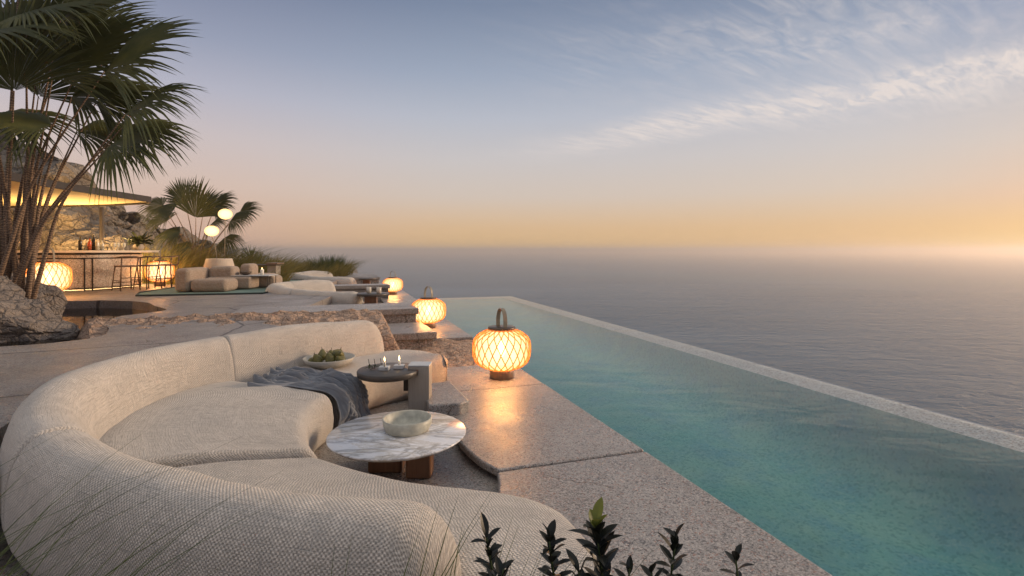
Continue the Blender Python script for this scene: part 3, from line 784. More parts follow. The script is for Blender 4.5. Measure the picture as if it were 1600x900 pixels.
def basis(d, up=Vector((0, 0, 1))):
    d = Vector(d).normalized(); s = up.cross(d)
    if s.length < 1e-4: s = Vector((1, 0, 0)).cross(d)
    s.normalize(); n = d.cross(s)
    return Matrix((d, s, n)).transposed()
t = thing('herb_sprig', 'small green sprigs lying on the dark side table beside the candles', 'sprig', (tablec.x-.13, tablec.y-.02, TOPZ+.001))
b = MB()
for k in range(4):
    st = MB()
    x0 = -.06+k*.055; y0 = random.uniform(-.05, .06)
    st.tube([(x0, y0, .004), (x0+.004, y0, .05), (x0-.006, y0+.004, .10)], .003, 5); st.build('stem', M['darkleaf'], t)
    for j in range(7):
        d = Vector((random.uniform(-1, 1), random.uniform(-1, 1), random.uniform(.0, .5))); lv, lf = leaf_pts(.045, .02)
        B = basis(d); b.add([B @ p+Vector((x0, y0, .006+.004*j)) for p in lv], lf)
b.build('leaves', M['palm2'], t)

# fruit bowl on the far seat
FB = Vector((-2.02, 5.66, FL+.413))
t = thing('fruit_bowl', 'wide shallow grey bowl filled with green pears on the curved sofa seat', 'bowl', FB)
b = MB(); b.lathe([(.13, 0), (.16, .004), (.24, .05), (.277, .105), (.270, .108), (.232, .06), (.15, .022), (.001, .018)], 56); b.build('bowl_body', M['bowl'], t, True)
prof = [(.001, 0), (.022, .003), (.042, .02), (.048, .042), (.043, .066), (.030, .088), (.022, .104), (.014, .114), (.001, .117)]
pos = [(-.17, -.02, .04, 60, 20), (-.10, .06, .055, 30, 200), (-.08, -.08, .045, 25, 310), (0, .0, .06, 12, 90), (.04, .1, .055, 40, 160), (.06, -.09, .05, 15, 260), (.12, .03, .055, 35, 10), (.17, -.03, .048, 50, 330), (.02, -.02, .10, 55, 130), (.10, .02, .105, 60, 30)]
pm = None; look = ['lying on its side at the left rim', 'leaning at the back left', 'tilted at the front left', 'upright in the middle of the bowl', 'leaning at the back of the bowl', 'upright at the front of the bowl', 'tilted at the right of the heap', 'leaning at the right rim', 'on top of the heap, stalk to the left', 'on top of the heap, stalk to the right']
for i, (x, y, z, tl, rz) in enumerate(pos):
    if pm is None:
        b = MB(); b.lathe(prof, 20); pm = b.build('pear', M['pear'], None, True)
        st = MB(); st.tube([(0, 0, .115), (.003, 0, .13), (.008, .002, .142)], .003, 5); st.build('stalk', M['bronze'], pm); o = pm
    else: o = dup(pm)
    tag(o, 'green pear '+look[i], 'pear', 'pears in the grey bowl')
    o.scale = (1.12,)*3; o.location = FB+Vector((x, y, z)); o.rotation_euler = (R(tl), R(10*((i % 3)-1)), R(rz))

# grey throw over the seam between two seats
def throw():
    v = []; f = []; uv = []; NU, NV = 110, 64
    # centreline from the seat top out over the front edge and down to the floor
    cl = spline([Vector(p) for p in [(-2.47, 5.12, .312), (-2.25, 5.11, .318), (-2.0, 5.05, .322), (-1.76, 4.98, .312), (-1.60, 4.93, .25), (-1.53, 4.90, .12), (-1.50, 4.87, -.01), (-1.42, 4.83, -.085)]], NU)
    for i in range(NU):
        s = i/(NU-1); p = cl[i]; tn = (cl[min(i+1, NU-1)]-cl[max(i-1, 0)]).normalized()
        sd = Vector((.12, 1, 0)); sd = (sd-tn*sd.dot(tn)).normalized(); nr = tn.cross(sd); nr = nr if nr.z > -.2 and nr.x > -.5 else -nr
        wd = .66-.22*min(1, max(0, (s-.25)/.5))+.07*mn.noise(Vector((s*4, 0, 3)))
        if s > .62: wd += .10*(s-.62)/.38
        for j in range(NV):
            w = j/(NV-1)-.5
            ph = w*26+2.6*mn.noise(Vector((s*2.4, w*1.2, 0)))+s*2.5
            fold = .062*(1-abs(math.sin(ph)))**1.4-.012+.022*math.sin(w*57+5*mn.noise(Vector((s*3, 9, w))))+.05*mn.noise(Vector((s*3.4, w*4.5, 5.5)))
            edge = min(1, (.5-abs(w))*11); hgt = .006+max(0, .012+fold)*(.25+.75*edge)
            skew = .10*mn.noise(Vector((s*2.5, 4, 0)))+.12*(s-.4)*w
            q = p+sd*(w*wd+skew)+nr*hgt
            if s < .1: q = q+tn*(-.1*mn.noise(Vector((w*6, 2, 2))))
            v.append(q); uv.append((s*1.9, w*.9))
    for i in range(NU-1):
        for j in range(NV-1):
            k = i*NV+j; f.append((k, k+1, k+NV+1, k+NV))
    o = mk('throw_blanket', v, f, M['throw'], None, True, uv)
    md = o.modifiers.new('s', 'SOLIDIFY'); md.thickness = .008; md.offset = 1
    return tag(o, 'crumpled dark grey linen throw draped over the seam of the curved sofa seat', 'throw blanket')
throw()

# low dark tables of the far lounges
def small_table(loc, lab, s=1.0):
    t = thing('low_table', lab, 'low table', loc, group='dark low tables of the far lounges')
    b = MB(); b.lathe([(.38*s, .56), (.40*s, .565), (.40*s, .61), (.39*s, .62)], 32); b.build('table_top', M['greywood'], t, True)
    b = MB(); b.box(-.2*s, .1*s, -.08, .08, 0, .558); b.build('leg', M['darkwood'], t, bevel=.01)
    return t
small_table((-3.5, 12.9, FL), 'dark low table at the open end of the middle curved sofa')
small_table((-5.6, 19.9, FL), 'dark low table at the open end of the farthest curved sofa', .9)
for k, (dx, dy) in enumerate(((-.12, .05), (.16, -.05))):
    b = MB(); b.lathe([(.05, 0), (.06, .005), (.06, .15), (.052, .15), (.05, .02), (.001, .018)], 16)
    tag(b.build('glass_tumbler', M['bottleclear'], None, True, loc=(-3.5+dx, 12.9+dy, FL+.621)), ['pale tumbler at the sofa side of the dark low table', 'pale tumbler at the pool side of the dark low table'][k], 'glass', 'tumblers on the dark low table')

# ------------------------------------------------------------------ lanterns
def lantern(loc, label):
    t = thing('lantern', label, 'lantern', loc, group='woven rattan lanterns')
    prof = [(.165, .120), (.25, .148), (.325, .205), (.354, .27), (.360, .35), (.357, .43), (.332, .505), (.25, .568), (.165, .603)]
    b = MB(); b.lathe([(.145, 0), (.150, .004), (.150, .108), (.146, .113)], 40); b.build('base', M['lampwood'], t, True)
    pr = spline([Vector((r, z, 0)) for r, z in prof], 15)
    pr = [(p.x, p.y) for p in pr]
    b = MB(); b.lathe([(r*.93, z) for r, z in pr], 40, cap=False); shd = b.build('shade', M['shade'], t, True)
    b = MB(); N = 22
    for sgn in (1, -1):
        for k in range(N):
            pts = []
            for j, (r, z) in enumerate(pr):
                a = 2*math.pi*k/N+sgn*(j/(len(pr)-1))*2*math.pi*3.2/N; rr = r+.004*sgn
                pts.append((rr*math.cos(a), rr*math.sin(a), z))
            b.tube(pts, .0068, 5)
    for r, z in (pr[0], pr[-1]):
        b.tube([((r+.004)*math.cos(2*math.pi*i/32), (r+.004)*math.sin(2*math.pi*i/32), z) for i in range(33)], .010, 6, False)
    b.build('cage', M['cane'], t, True)
    b = MB(); b.lathe([(.155, .604), (.172, .610), (.174, .632), (.166, .640), (.001, .641)], 40); lid = b.build('lid', M['bronze'], t, True)
    # strap handle: a flat hoop seen nearly edge-on
    hp = []; n = 24
    for i in range(n+1):
        a = math.pi*i/n; hp.append((.105*math.cos(a), .636+(.04 if 0 < i < n else 0)+.195*math.sin(a)**.8))
    v = []; f = []
    for i, (y, z) in enumerate(hp):
        nx = Vector((0, y/.105, .6)).normalized()
        for sx in (-.026, .026): v += [(sx, y, z), (sx, y-nx.y*.008, z-nx.z*.008)]
    for i in range(n):
        k = i*4; f += [(k, k+4, k+6, k+2), (k+1, k+3, k+7, k+5), (k, k+1, k+5, k+4), (k+2, k+6, k+7, k+3)]
    h = mk('handle', v, f, M['handle'], lid, False); h.rotation_euler = (0, 0, R(28))
    b = MB(); b.lathe([(.012, .26), (.045, .31), (.055, .36), (.045, .42), (.012, .47)], 20); b.build('bulb', M['bulb'], shd, True)
    l = bpy.data.lights.new('lantern_light', 'POINT'); l.energy = 100; l.color = (1, .52, .21); l.shadow_soft_size = .2
    lo = bpy.data.objects.new('lantern_light', l); C.objects.link(lo); lo.parent = t; lo.location = (0, 0, .36)
    return t
L1 = lantern((-.13, 6.43, .002), 'glowing rattan lantern nearest the camera, on the slab beside the pool')
dup(L1, (-1.73, 10.6, .0), .5, 'glowing rattan lantern on the pool edge right of the long stone ledge', .98)
dup(L1, (-4.32, 18.55, .0), .9, 'small distant glowing rattan lantern on the pool edge beyond the far ledges', .98)
LB = dup(L1, (-11.0, 12.15, TZ), 1.2, 'large glowing rattan lantern in front of the bar beside the palm', (1.18, 1.18, 1.42))
LC = dup(L1, (-11.35, 16.5, TZ), .2, 'large glowing rattan lantern behind the bar stools by the grass', (1.1, 1.1, 1.3))

for L_, e in ((LB, 260), (LC, 150)):
    for k in kids(L_):
        if k.type == 'LIGHT': k.data = k.data.copy(); k.data.energy = e

# ------------------------------------------------------------------ bar, canopy
front = [(-13.4, 13.6), (-12.8, 13.85), (-12.2, 14.2), (-11.85, 14.65), (-11.72, 15.3), (-11.7, 16.2)]
bar = thing('bar_counter', 'curved bar with pebbled panels in black frames under a pale stone counter', 'bar', (-12.2, 14.9, TZ))
BO = Vector((-12.2, 14.9, 0))
fr = spline([Vector((*p, 0)) for p in front], 40)
def offs(pts, d):
    out = []
    for i, p in enumerate(pts):
        t = (pts[min(i+1, len(pts)-1)]-pts[max(0, i-1)]).normalized(); out.append(p+Vector((t.y, -t.x, 0))*d)
    return out
def ribbon(name, pts, d0, d1, z0, z1, m, bv=0):
    a, c = offs(pts, d0), offs(pts, d1); b = MB()
    n = len(pts); v = []
    for x, y in zip(a, c):
        for q, z in ((x, z0), (y, z0), (y, z1), (x, z1)): v.append((q.x-BO.x, q.y-BO.y, z))
    f = [(0, 1, 2, 3), tuple((n-1)*4+k for k in (3, 2, 1, 0))]
    for i in range(n-1):
        for k in range(4): f.append((i*4+k, i*4+(k+1) % 4, (i+1)*4+(k+1) % 4, (i+1)*4+k)[::-1])
    b.add(v, f); return b.build(name, m, bar, bevel=bv)
ribbon('bar_body', fr, -.45, -.03, .05, 1.02, M['blackmetal'])
ribbon('panel', fr[0:21], -.03, 0, .09, .90, M['panel'])
ribbon('panel', fr[20:40], -.03, 0, .09, .90, M['panel'])
ribbon('fascia', fr, -.03, .012, .94, 1.02, M['panel'])
ribbon('counter_top', fr+[Vector((-11.72, 16.75, 0))], -.62, .20, 1.08, 1.145, M['counter'], .008)
ribbon('counter_support', fr, -.40, -.06, 1.022, 1.078, M['blackmetal'])
for i in (1, 18, 20, 38):
    p = offs(fr, .012)[i]-BO; b = MB(); b.box(p.x-.012, p.x+.012, p.y-.012, p.y+.012, -.0, .92); b.build('frame_post', M['blackmetal'], bar)
bt = TZ+1.146
tray = thing('bottle_tray', 'dark rectangular tray of bottles on the bar counter', 'tray', (-12.1, 14.75, bt), R(40))
b = MB(); b.box(-.35, .35, -.14, .14, 0, .012); b.build('tray_base', M['blackmetal'], tray)
b = MB()
for x0, y0, x1, y1 in ((-.35, -.14, .35, -.14), (.35, -.14, .35, .14), (.35, .14, -.35, .14), (-.35, .14, -.35, -.14)):
    b.tube([(x0, y0, .1), (x1, y1, .1)], .008, 5); b.tube([(x0, y0, .01), (x0, y0, .1)], .008, 5)
b.build('tray_rail', M['blackmetal'], tray)
bp = [(-.26, 0, .045, .40, 'bottledark', 'tall black bottle at the left end of the bar tray'), (-.13, .05, .04, .30, 'bottleclear', 'pale glass bottle between the black and red bottles'), (-.05, -.03, .042, .36, 'bottlered', 'red bottle in the middle of the bar tray'),
      (.03, .05, .042, .47, 'bottledark', 'tallest dark bottle at the back of the bar tray'), (.12, -.02, .05, .34, 'bottleclear', 'stout pale bottle right of the red bottle'), (.23, .03, .045, .30, 'bottleclear', 'short pale bottle at the right end of the bar tray')]
for x, y, r, h, mm, lab in bp:
    w = Matrix.Rotation(R(40), 3, 'Z') @ Vector((x, y, .0125)); o = thing('bottle', lab, 'bottle', (-12.1+w.x, 14.75+w.y, bt+.0125), group='bottles on the bar tray')
    b = MB(); b.lathe([(r*.9, 0), (r, .01), (r, h*.6), (r*.75, h*.69), (r*.35, h*.75), (r*.32, h*.93)], 16); b.build('glass_body', M[mm], o, True)
    b = MB(); b.lathe([(r*.4, h*.931), (r*.4, h)], 12); b.build('stopper', M['bronze'], o, True)
for k, (x, y) in enumerate(((-11.82, 15.2), (-11.85, 15.38), (-11.8, 15.56))):
    b = MB(); b.lathe([(.035, 0), (.04, .004), (.008, .02), (.008, .08), (.05, .12), (.055, .19), (.045, .23), (.04, .228), (.05, .19), (.001, .12)], 16)
    tag(b.build('wine_glass', M['bottleclear'], None, True, loc=(x, y, bt)), ['stemmed glass on the bar next to the bottle tray', 'stemmed glass between two others on the bar', 'stemmed glass on the bar nearest the potted plant'][k], 'wine glass', 'stemmed glasses on the bar')
pp = thing('potted_plant', 'leafy green plant in a small pale pot on the bar counter', 'potted plant', (-11.85, 16.25, bt))
b = MB(); b.lathe([(.10, 0), (.14, .06), (.15, .13), (.12, .2), (.11, .2), (.13, .12), (.001, .1)], 20); b.build('pot', M['concretepot'], pp, True)
b = MB()
for k in range(60):
    a = random.uniform(0, 6.28); e = random.uniform(-.1, 1.3); d = Vector((math.cos(a)*math.cos(e), math.sin(a)*math.cos(e), math.sin(e)))
    lv, lf = leaf_pts(random.uniform(.2, .42), .13, .15, .3); B = basis(d); b.add([B @ p+Vector((0, 0, .2))+d*random.uniform(0, .12) for p in lv], lf)
b.build('leaves', M['palm'], pp)

# bar stools
def stool(loc, rz, lab):
    t = thing('bar_stool', lab, 'bar stool', loc, rz, 'dark wooden bar stools'); st = M['stool']
    b = MB(); b.box(-.22, .22, -.2, .2, .67, .715); b.build('seat', st, t, bevel=.02)
    for sx in (-1, 1):
        b = MB(); b.tube([(sx*.25, -.24, 0), (sx*.20, -.18, .69), (sx*.21, -.23, .95)], .017, 6); b.build('leg', st, t, True)
        b = MB(); b.tube([(sx*.25, .24, 0), (sx*.20, .17, .67)], .017, 6); b.build('leg', st, t, True)
        b = MB(); b.tube([(sx*.232, -.22, .28), (sx*.232, .22, .28)], .012, 6); b.build('stretcher', st, t, True)
    b = MB(); b.tube([(-.235, .222, .22), (.235, .222, .22)], .012, 6); b.build('stretcher', st, t, True)
    b = MB(); b.tube([(-.235, -.215, .36), (.235, -.215, .36)], .012, 6); b.build('stretcher', st, t, True)
    b = MB(); b.tube([(-.25, .10, .93), (-.23, -.17, .955), (-.12, -.245, .965), (.12, -.245, .965), (.23, -.17, .955), (.25, .10, .93)], .02, 6); b.build('backrest', st, t, True)
    return t
s0 = stool((-11.12, 14.75, TZ), R(62), 'dark wooden bar stool nearest the big lantern on the palm side of the bar')
dup(s0, (-10.85, 15.25, TZ), R(78), 'dark wooden bar stool in the middle of the three at the bar')
dup(s0, (-10.72, 15.95, TZ), R(96), 'dark wooden bar stool standing in front of the lantern by the grass')

# canopy roof with a thin curling edge
cp = thing('canopy', 'thin dark roof canopy with a glowing yellow underside over the bar', 'canopy', (-13, 13, 0))
edge = [(-8.3, 8.2), (-8.95, 9.6), (-9.55, 10.9), (-9.85, 12.2), (-9.95, 13.3), (-10.05, 14.2), (-10.6, 14.75), (-12.0, 15.4), (-14.2, 15.9), (-18, 16.2), (-19, 12), (-18, 7.6)]
edge = [(-9.2, 8.4), (-9.5, 9.6), (-9.75, 10.8), (-9.9, 12.0), (-9.95, 13.2), (-10.0, 14.2), (-10.5, 14.8), (-12.0, 15.4), (-14.2, 15.9), (-18, 16.2), (-19, 12), (-18, 8)]
lo = [(x+13, y-13) for x, y in edge]
def zc(y): return 2.93+.0*(y)
n = len(edge)
def inset(k): return [((x)*k, (y)*k) for x, y in lo]
b = MB()
outer_t = [(x, y, 3.085) for x, y in lo]; outer_b = [(x, y, 2.93) for x, y in lo]; inn = [(x*.988-.03, y*.988, 2.93) for x, y in lo]; inn2 = [(x, y, 3.0) for x, y, _ in inn]
v = outer_t+outer_b+inn+inn2; f = [tuple(range(n))]
for k in range(3):
    for i in range(n): f.append((k*n+i, k*n+(i+1) % n, (k+1)*n+(i+1) % n, (k+1)*n+i))
b.add(v, f); b.build('roof_slab', M['rooftop'], cp)
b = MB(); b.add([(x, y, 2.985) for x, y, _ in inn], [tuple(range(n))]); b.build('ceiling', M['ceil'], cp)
for x, y in ((-12.9, 16.1), (-16.5, 12.5)):
    b = MB(); b.lathe([(.06, 0), (.06, 2.5)], 12, x+13, y-13); b.build('column', M['rooftop'], cp, loc=(0, 0, TZ))
for x, y, e in ((-13.2, 14.9, 330), (-12.6, 16.3, 240)):  # unseen fixtures, added behind the bar to light the ceiling and rock
    b = MB(); b.lathe([(.12, 0), (.13, .1), (.11, .12), (.10, .06), (.001, .06)], 16); up = b.build('unseen_uplight', M['blackmetal'], bar, loc=(x-BO.x, y-BO.y, 0))
    l = bpy.data.lights.new('unseen_uplight', 'POINT'); l.energy = e; l.color = (1, .62, .26); l.shadow_soft_size = .12
    o = bpy.data.objects.new('unseen_uplight', l); C.objects.link(o); o.parent = up; o.location = (0, 0, .9)

# ------------------------------------------------------------------ terrace lounge: rug, modular sofa, tables, planter with globe lamps
rg = thing('rug', 'teal woven rug with a dark bound edge under the tan modular sofa', 'rug', (-8.5, 15.5, TZ))
rp = [(-9.35, 12.75), (-6.55, 13.45), (-6.7, 14.6), (-7.1, 16.4), (-7.9, 19.4), (-10.4, 19.0), (-10.2, 15.5), (-9.9, 13.6)]
b = MB(); b.prism([(x+8.5, y-15.5) for x, y in rp], .004, .022); b.build('rug_pile', M['rug'], rg)
b = MB(); b.tube([(x+8.5, y-15.5, .016) for x, y in rp+rp[:1]], .03, 6); b.build('binding', M['rugedge'], rg)
def cush(name, par, x0, x1, y0, y1, z0, z1, bv=.13, m='fabric_tan'):
    b = MB(); b.box(x0, x1, y0, y1, z0, z1); 
    b.uv = [(p.x+p.z*.7, p.y+p.z*.7) for p in b.v]
    return b.build(name, M[m], par, bevel=bv, seg=4)
ms = thing('modular_sofa', 'tan blocky modular sofa with rounded cushions on the teal rug', 'sofa', (-8.62, 14.4, TZ+.024), R(6))
ms.scale = (.88, 1, 1)
cush('armrest', ms, -.55, -.10, -.72, .55, .0, .64)
cush('seat_cushion', ms, -.095, .98, -.72, .12, .0, .34)
cush('back_cushion', ms, -.095, .70, .30, .85, .0, .66)
cush('back_cushion', ms, .62, 1.02, .87, 1.5, .0, .72)
cush('seat_cushion', ms, -.05, 1.3, .13, .86, .02, .36, .07)
cush('seat_cushion', ms, 1.03, 1.75, .87, 1.75, .0, .35)
ot = thing('ottoman', 'rounded tan ottoman beside the glass table on the teal rug', 'ottoman', (-8.2, 16.6, TZ+.024))
cush('pad', ot, -.55, .45, -.4, .4, 0, .38, .12)
gt = thing('glass_table', 'low rectangular glass table on thin metal legs beside the tan sofa', 'table', (-7.62, 15.15, TZ+.024), R(4))
b = MB(); b.box(-.55, .55, -.35, .35, .375, .395); b.build('table_top', M['slabtop'], gt, bevel=.005)
for sx in (-1, 1):
    for sy in (-1, 1):
        b = MB(); b.box(sx*.5-.01, sx*.5+.01, sy*.3-.01, sy*.3+.01, 0, .374); b.build('leg', M['steel'], gt)
o = thing('fruit_dish', 'small dark dish on the low glass table', 'dish', (-7.85, 15.1, TZ+.42))
b = MB(); b.lathe([(.06, 0), (.14, .05), (.17, .1), (.16, .1), (.12, .05), (.001, .02)], 20); b.build('dish_body', M['bronze'], o, True)
o = thing('pillar_candle', 'short white pillar candle on the low glass table', 'candle', (-7.42, 15.2, TZ+.42))
b = MB(); b.lathe([(.05, 0), (.05, .16), (.045, .165), (.001, .16)], 14); wx = b.build('wax', M['candle'], o, True)
b = MB(); b.lathe([(.004, .165), (.01, .185), (.002, .22)], 8); b.build('flame', M['flame'], wx, True)
ct = thing('console_table', 'narrow side table with a brown top on a pale post behind the glass table', 'side table', (-8.55, 17.6, TZ+.024))
b = MB(); b.box(-.35, .55, -.25, .25, .60, .645); b.build('table_top', M['greywood'], ct, bevel=.006)
b = MB(); b.box(.22, .52, -.18, .18, .0, .598); po = b.build('post', M['postwood'], ct, bevel=.01)
b = MB(); b.box(.20, .60, -.26, .26, .647, .70); b.build('post_cap', M['lampwood'], po, bevel=.006)
pl = thing('planter', 'big rounded cream planter pot behind the tan sofa', 'planter', (-9.72, 17.0, TZ))
b = MB(); b.lathe([(.36, 0), (.44, .1), (.475, .35), (.45, .62), (.385, .86), (.375, .875), (.35, .86), (.40, .6), (.001, .55)], 40); b.build('pot', M['concretepot'], pl, True)
b = MB(); b.lathe([(.36, .72), (.001, .73)], 24); b.build('soil', M['soil'], pl)
def globe(base, top, r, lab):
    t = thing('globe_lamp', lab, 'lamp', base, group='globe lamps in the planter')
    d = Vector(top)-Vector(base); b = MB(); b.tube([(0, 0, 0), (d.x*.3, d.y*.3, d.z*.5), (d.x, d.y, d.z-r*.8)], .012, 6); b.build('stem', M['handle'], t, True)
    b = MB(); pr = [(max(.001, r*math.sin(a)), -r*.82*math.cos(a)) for a in [math.pi*k/16 for k in range(17)]]
    b.lathe(pr, 28); o = b.build('globe', M['globe'], t, True, loc=(d.x, d.y, d.z))
globe((-9.78, 16.98, TZ+.735), (-9.97, 17.0, 2.24), .215, 'lower glowing white globe lamp on a thin stem in the planter')
globe((-9.55, 17.02, TZ+.735), (-9.52, 17.0, 2.80), .215, 'taller glowing white globe lamp on a thin stem in the planter')

# ------------------------------------------------------------------ plants
def px(u, v, y): return Vector(((u-800)/800*y, y, EYE-(v-391)/800*y))       # metres from the survey of the view
def fan(d, nrm, Rr, nseg, spread, droop, seed):
    """palmate leaf: pleated segments joined near the hub, splitting and drooping to the tips"""
    rd = random.Random(seed); d = Vector(d).normalized(); nrm = Vector(nrm); nrm = (nrm-d*nrm.dot(d)).normalized(); s = nrm.cross(d)
    v = []; f = []; uv = []; da = spread/nseg
    for k in range(nseg):
        a = -spread/2+da*(k+.5)+rd.uniform(-.02, .02); c = a/(spread/2)
        L = Rr*(1-.25*abs(c)**1.5)*rd.uniform(.92, 1.06); split = rd.uniform(.52, .66)
        ax = d*math.cos(a)+s*math.sin(a); sd = -d*math.sin(a)+s*math.cos(a)
        dr = droop*rd.uniform(.5, 1.3)*(1+.4*abs(c)); tw = rd.uniform(-.1, .1); b0 = len(v); NR = 8
        for i in range(NR+1):
            t = i/NR; r = max(.02, t)*L
            w = .5*da*min(r, split*L)*1.16
            if t > split: w *= max(0.03, 1-((t-split)/(1-split))**1.25)
            p = ax*r+nrm*(.10*Rr*(1-t)*t*(1-c*c)*2)+Vector((0, 0, -1))*(dr*Rr*max(0, t-.45)**2*1.6)+sd*(tw*max(0, t-split)*L*.35)
            fo = w*.9
            v += [p-sd*w, p+nrm*fo, p+sd*w]; uv += [(k*.137, t)]*3
        for i in range(NR):
            q = b0+i*3; f += [(q, q+3, q+4, q+1), (q+1, q+4, q+5, q+2)]
    return v, f, uv
def palm(name, label, base, hubs, m, rstem, seed, loc_rad=.35, extra_up=.5):
    t = thing(name, label, 'palm tree', base); rd = random.Random(seed); B = Vector(base)
    for i, h in enumerate(hubs):
        hub, d, Rr, nrm, sp, dr = h
        hub = Vector(hub)-B; a = rd.uniform(0, 6.28); b0 = Vector((math.cos(a)*loc_rad*rd.uniform(.2, 1), math.sin(a)*loc_rad*rd.uniform(.2, 1), 0))
        mid = b0.lerp(hub, .55)+Vector((0, 0, extra_up))*(.3+.2*rd.random()); mid = mid-Vector((hub.x, hub.y, 0))*.12
        pts = spline([b0, b0.lerp(mid, .5)+Vector((0, 0, .1)), mid, hub], 26); n = len(pts)
        rr = [rstem*(1-.82*(k/(n-1))**.8)*rd.uniform(.94, 1.08) for k in range(n)]
        s = MB(); s.tube(pts, rr, 8); s.build('stem', M['petiole'], t, True)
        v, f, uv = fan(d, nrm, Rr, 40, sp, dr, seed*100+i)
        mk('frond', [p+hub for p in v], f, m, t, False, uv)
    return t
def ax(du, dv, dy): return (du, dy, -dv)
H = []
def addh(u, v, y, du, dv, dy, r, nrm, sp=150, dr=.35): H.append((px(u, v, y), ax(du, dv, dy), r, nrm, R(sp), dr))
for h in ((163, 112, 8.0, 150, -58, -20, 1.75, (-.25, -.85, .5), 120, .28), (196, 178, 7.8, 130, -34, -30, 1.45, (.1, -.7, .7), 120, .5),
          (172, 226, 7.7, 110, 4, -20, 1.25, (.25, -.68, .65), 140, .5), (190, 200, 8.4, 110, 8, 20, 1.2, (.2, -.55, .8), 130, .5),
          (82, 120, 8.3, 85, -85, 10, 1.75, (-.2, -.92, .3), 140, .12), (22, 142, 7.6, -5, -90, -10, 1.6, (.1, -.96, .2), 150, .10),
          (40, 26, 7.8, 120, -8, -20, 1.35, (0, -.55, .8), 150, .4), (-40, 60, 7.2, 130, -2, -20, 1.5, (0, -.55, .8), 140, .4),
          (112, 152, 8.6, 70, -22, 20, 1.25, (.1, -.7, .7), 160, .5), (80, 195, 8.2, -60, 4, -40, 1.2, (-.1, -.6, .78), 160, .5),
          (-5, 190, 8.6, 40, -10, 30, 1.3, (0, -.6, .78), 160, .5), (105, 60, 9.2, 60, -80, 30, 1.7, (0, -.92, .35), 140, .2),
          (30, -30, 8.6, 40, -60, 0, 1.6, (0, -.85, .5), 160, .3), (-70, 10, 8.4, -30, -60, 0, 1.6, (0, -.85, .5), 160, .3),
          (120, 205, 8.9, 110, 2, 60, 1.25, (.1, -.6, .75), 140, .5), (60, 150, 8.9, 30, -70, 20, 1.5, (.1, -.85, .5), 160, .2),
          (130, 90, 8.7, 120, -70, 10, 1.6, (-.1, -.9, .4), 130, .25), (60, 90, 8.9, 20, -80, 0, 1.7, (0, -.95, .3), 150, .15),
          (150, 160, 8.9, 110, -20, 30, 1.4, (.1, -.75, .65), 140, .45), (-10, 100, 8.8, 60, -60, 0, 1.7, (0, -.9, .4), 150, .2),
          (95, 30, 8.2, 130, -50, -10, 1.5, (-.1, -.75, .65), 130, .35)):
    addh(*h)
palm('fan_palm', 'tall fan palm with many ringed stems rising from the boulders in front of the bar', (-8.6, 8.75, .35), H, M['palm'], .043, 5, .36)
H = []
def adds(u, v, y, du, dv, dy, r, nrm, sp=165, dr=.35): H.append((px(u, v, y), ax(du, dv, dy), r, nrm, R(sp), dr))
adds(306, 340, 18.5, 12, -60, -8, 1.55, (0, -.95, .3), 150, .10)
adds(272, 328, 18.5, -60, 6, -10, 1.0, (0, -.6, .8), 170, .6)
adds(336, 322, 18.8, 60, -22, -10, 1.05, (.1, -.75, .6), 160, .45)
adds(360, 345, 18.4, 60, -12, -10, .95, (.1, -.7, .7), 160, .55)
adds(282, 362, 18.2, -60, 14, -20, .95, (0, -.55, .8), 165, .6)
adds(350, 372, 18.6, 60, 20, -10, .8, (.1, -.6, .75), 165, .7)
adds(318, 330, 19.0, 40, -50, 20, 1.1, (.1, -.9, .4), 150, .2)
adds(262, 345, 19.2, -40, -20, 10, .9, (0, -.7, .7), 165, .5)
for h in ((290, 318, 19.2, -25, -55, 10, 1.2, (-.1, -.9, .3), 150, .15), (330, 350, 18.0, 50, -8, -20, .9, (.1, -.7, .7), 150, .5), (255, 322, 18.6, -55, -12, 0, .95, (0, -.7, .7), 150, .5),
          (300, 385, 18.0, -50, 10, -20, .85, (0, -.6, .8), 160, .6), (375, 330, 19.0, 60, -10, 0, .9, (.1, -.75, .6), 150, .4)):
    adds(*h)
palm('young_palm', 'smaller fan palm behind the planter and globe lamps', (-11.4, 18.6, .35), H, M['palm2'], .045, 9, .3, .3)
H = []
adds(214, 372, 17.4, -30, -10, -10, .45, (0, -.7, .7), 165, .4)

def blades(name, m, spots, per, hgt, lean, wid, seed, leandir=(1, .1), nr=5, spreadr=.3, par=None):
    rd = random.Random(seed); b = MB()
    for (x, y, z, k) in spots:
        for _ in range(int(per*k)):
            a = rd.uniform(0, 6.28); rr = spreadr*math.sqrt(rd.random()); h = hgt*k*rd.uniform(.55, 1.1)
            l = Vector((leandir[0]+math.cos(a)*.75, leandir[1]+math.sin(a)*.75, 0))*lean*rd.uniform(.4, 1.3)
            p0 = Vector((x+rr*math.cos(a), y+rr*math.sin(a), z)); w = wid*rd.uniform(.7, 1.3); sd = Vector((rd.uniform(.5, 1), rd.uniform(-.6, .6), 0)).normalized()*w
            v = []; f = []; uv = []; cu = rd.random()
            for i in range(nr+1):
                t = i/nr; p = p0+l*h*(t**1.8)+Vector((0, 0, h*(t-.22*lean*t**3)))
                ww = sd*(1-t**1.6)*.5+sd*.03; v += [p-ww, p+ww]; uv += [(cu, t)]*2
            for i in range(nr): f.append((2*i, 2*i+1, 2*i+3, 2*i+2))
            b.add(v, f, uv)
    return b.build(name, m, par)
rd = random.Random(4); sp = []
for i in range(62):
    t = i/61; y = 17.3+4.5*rd.random()*(.5+.5*t); u = 240+195*t+rd.uniform(-8, 8); x = (u-800)/800*y
    if (x+9.72)**2+(y-17.0)**2 < .55: y += 1.1
    sp.append((x, y, TZ-.05, rd.choice((.55, .8, 1.0, 1.3))*(1.15-.45*t)))
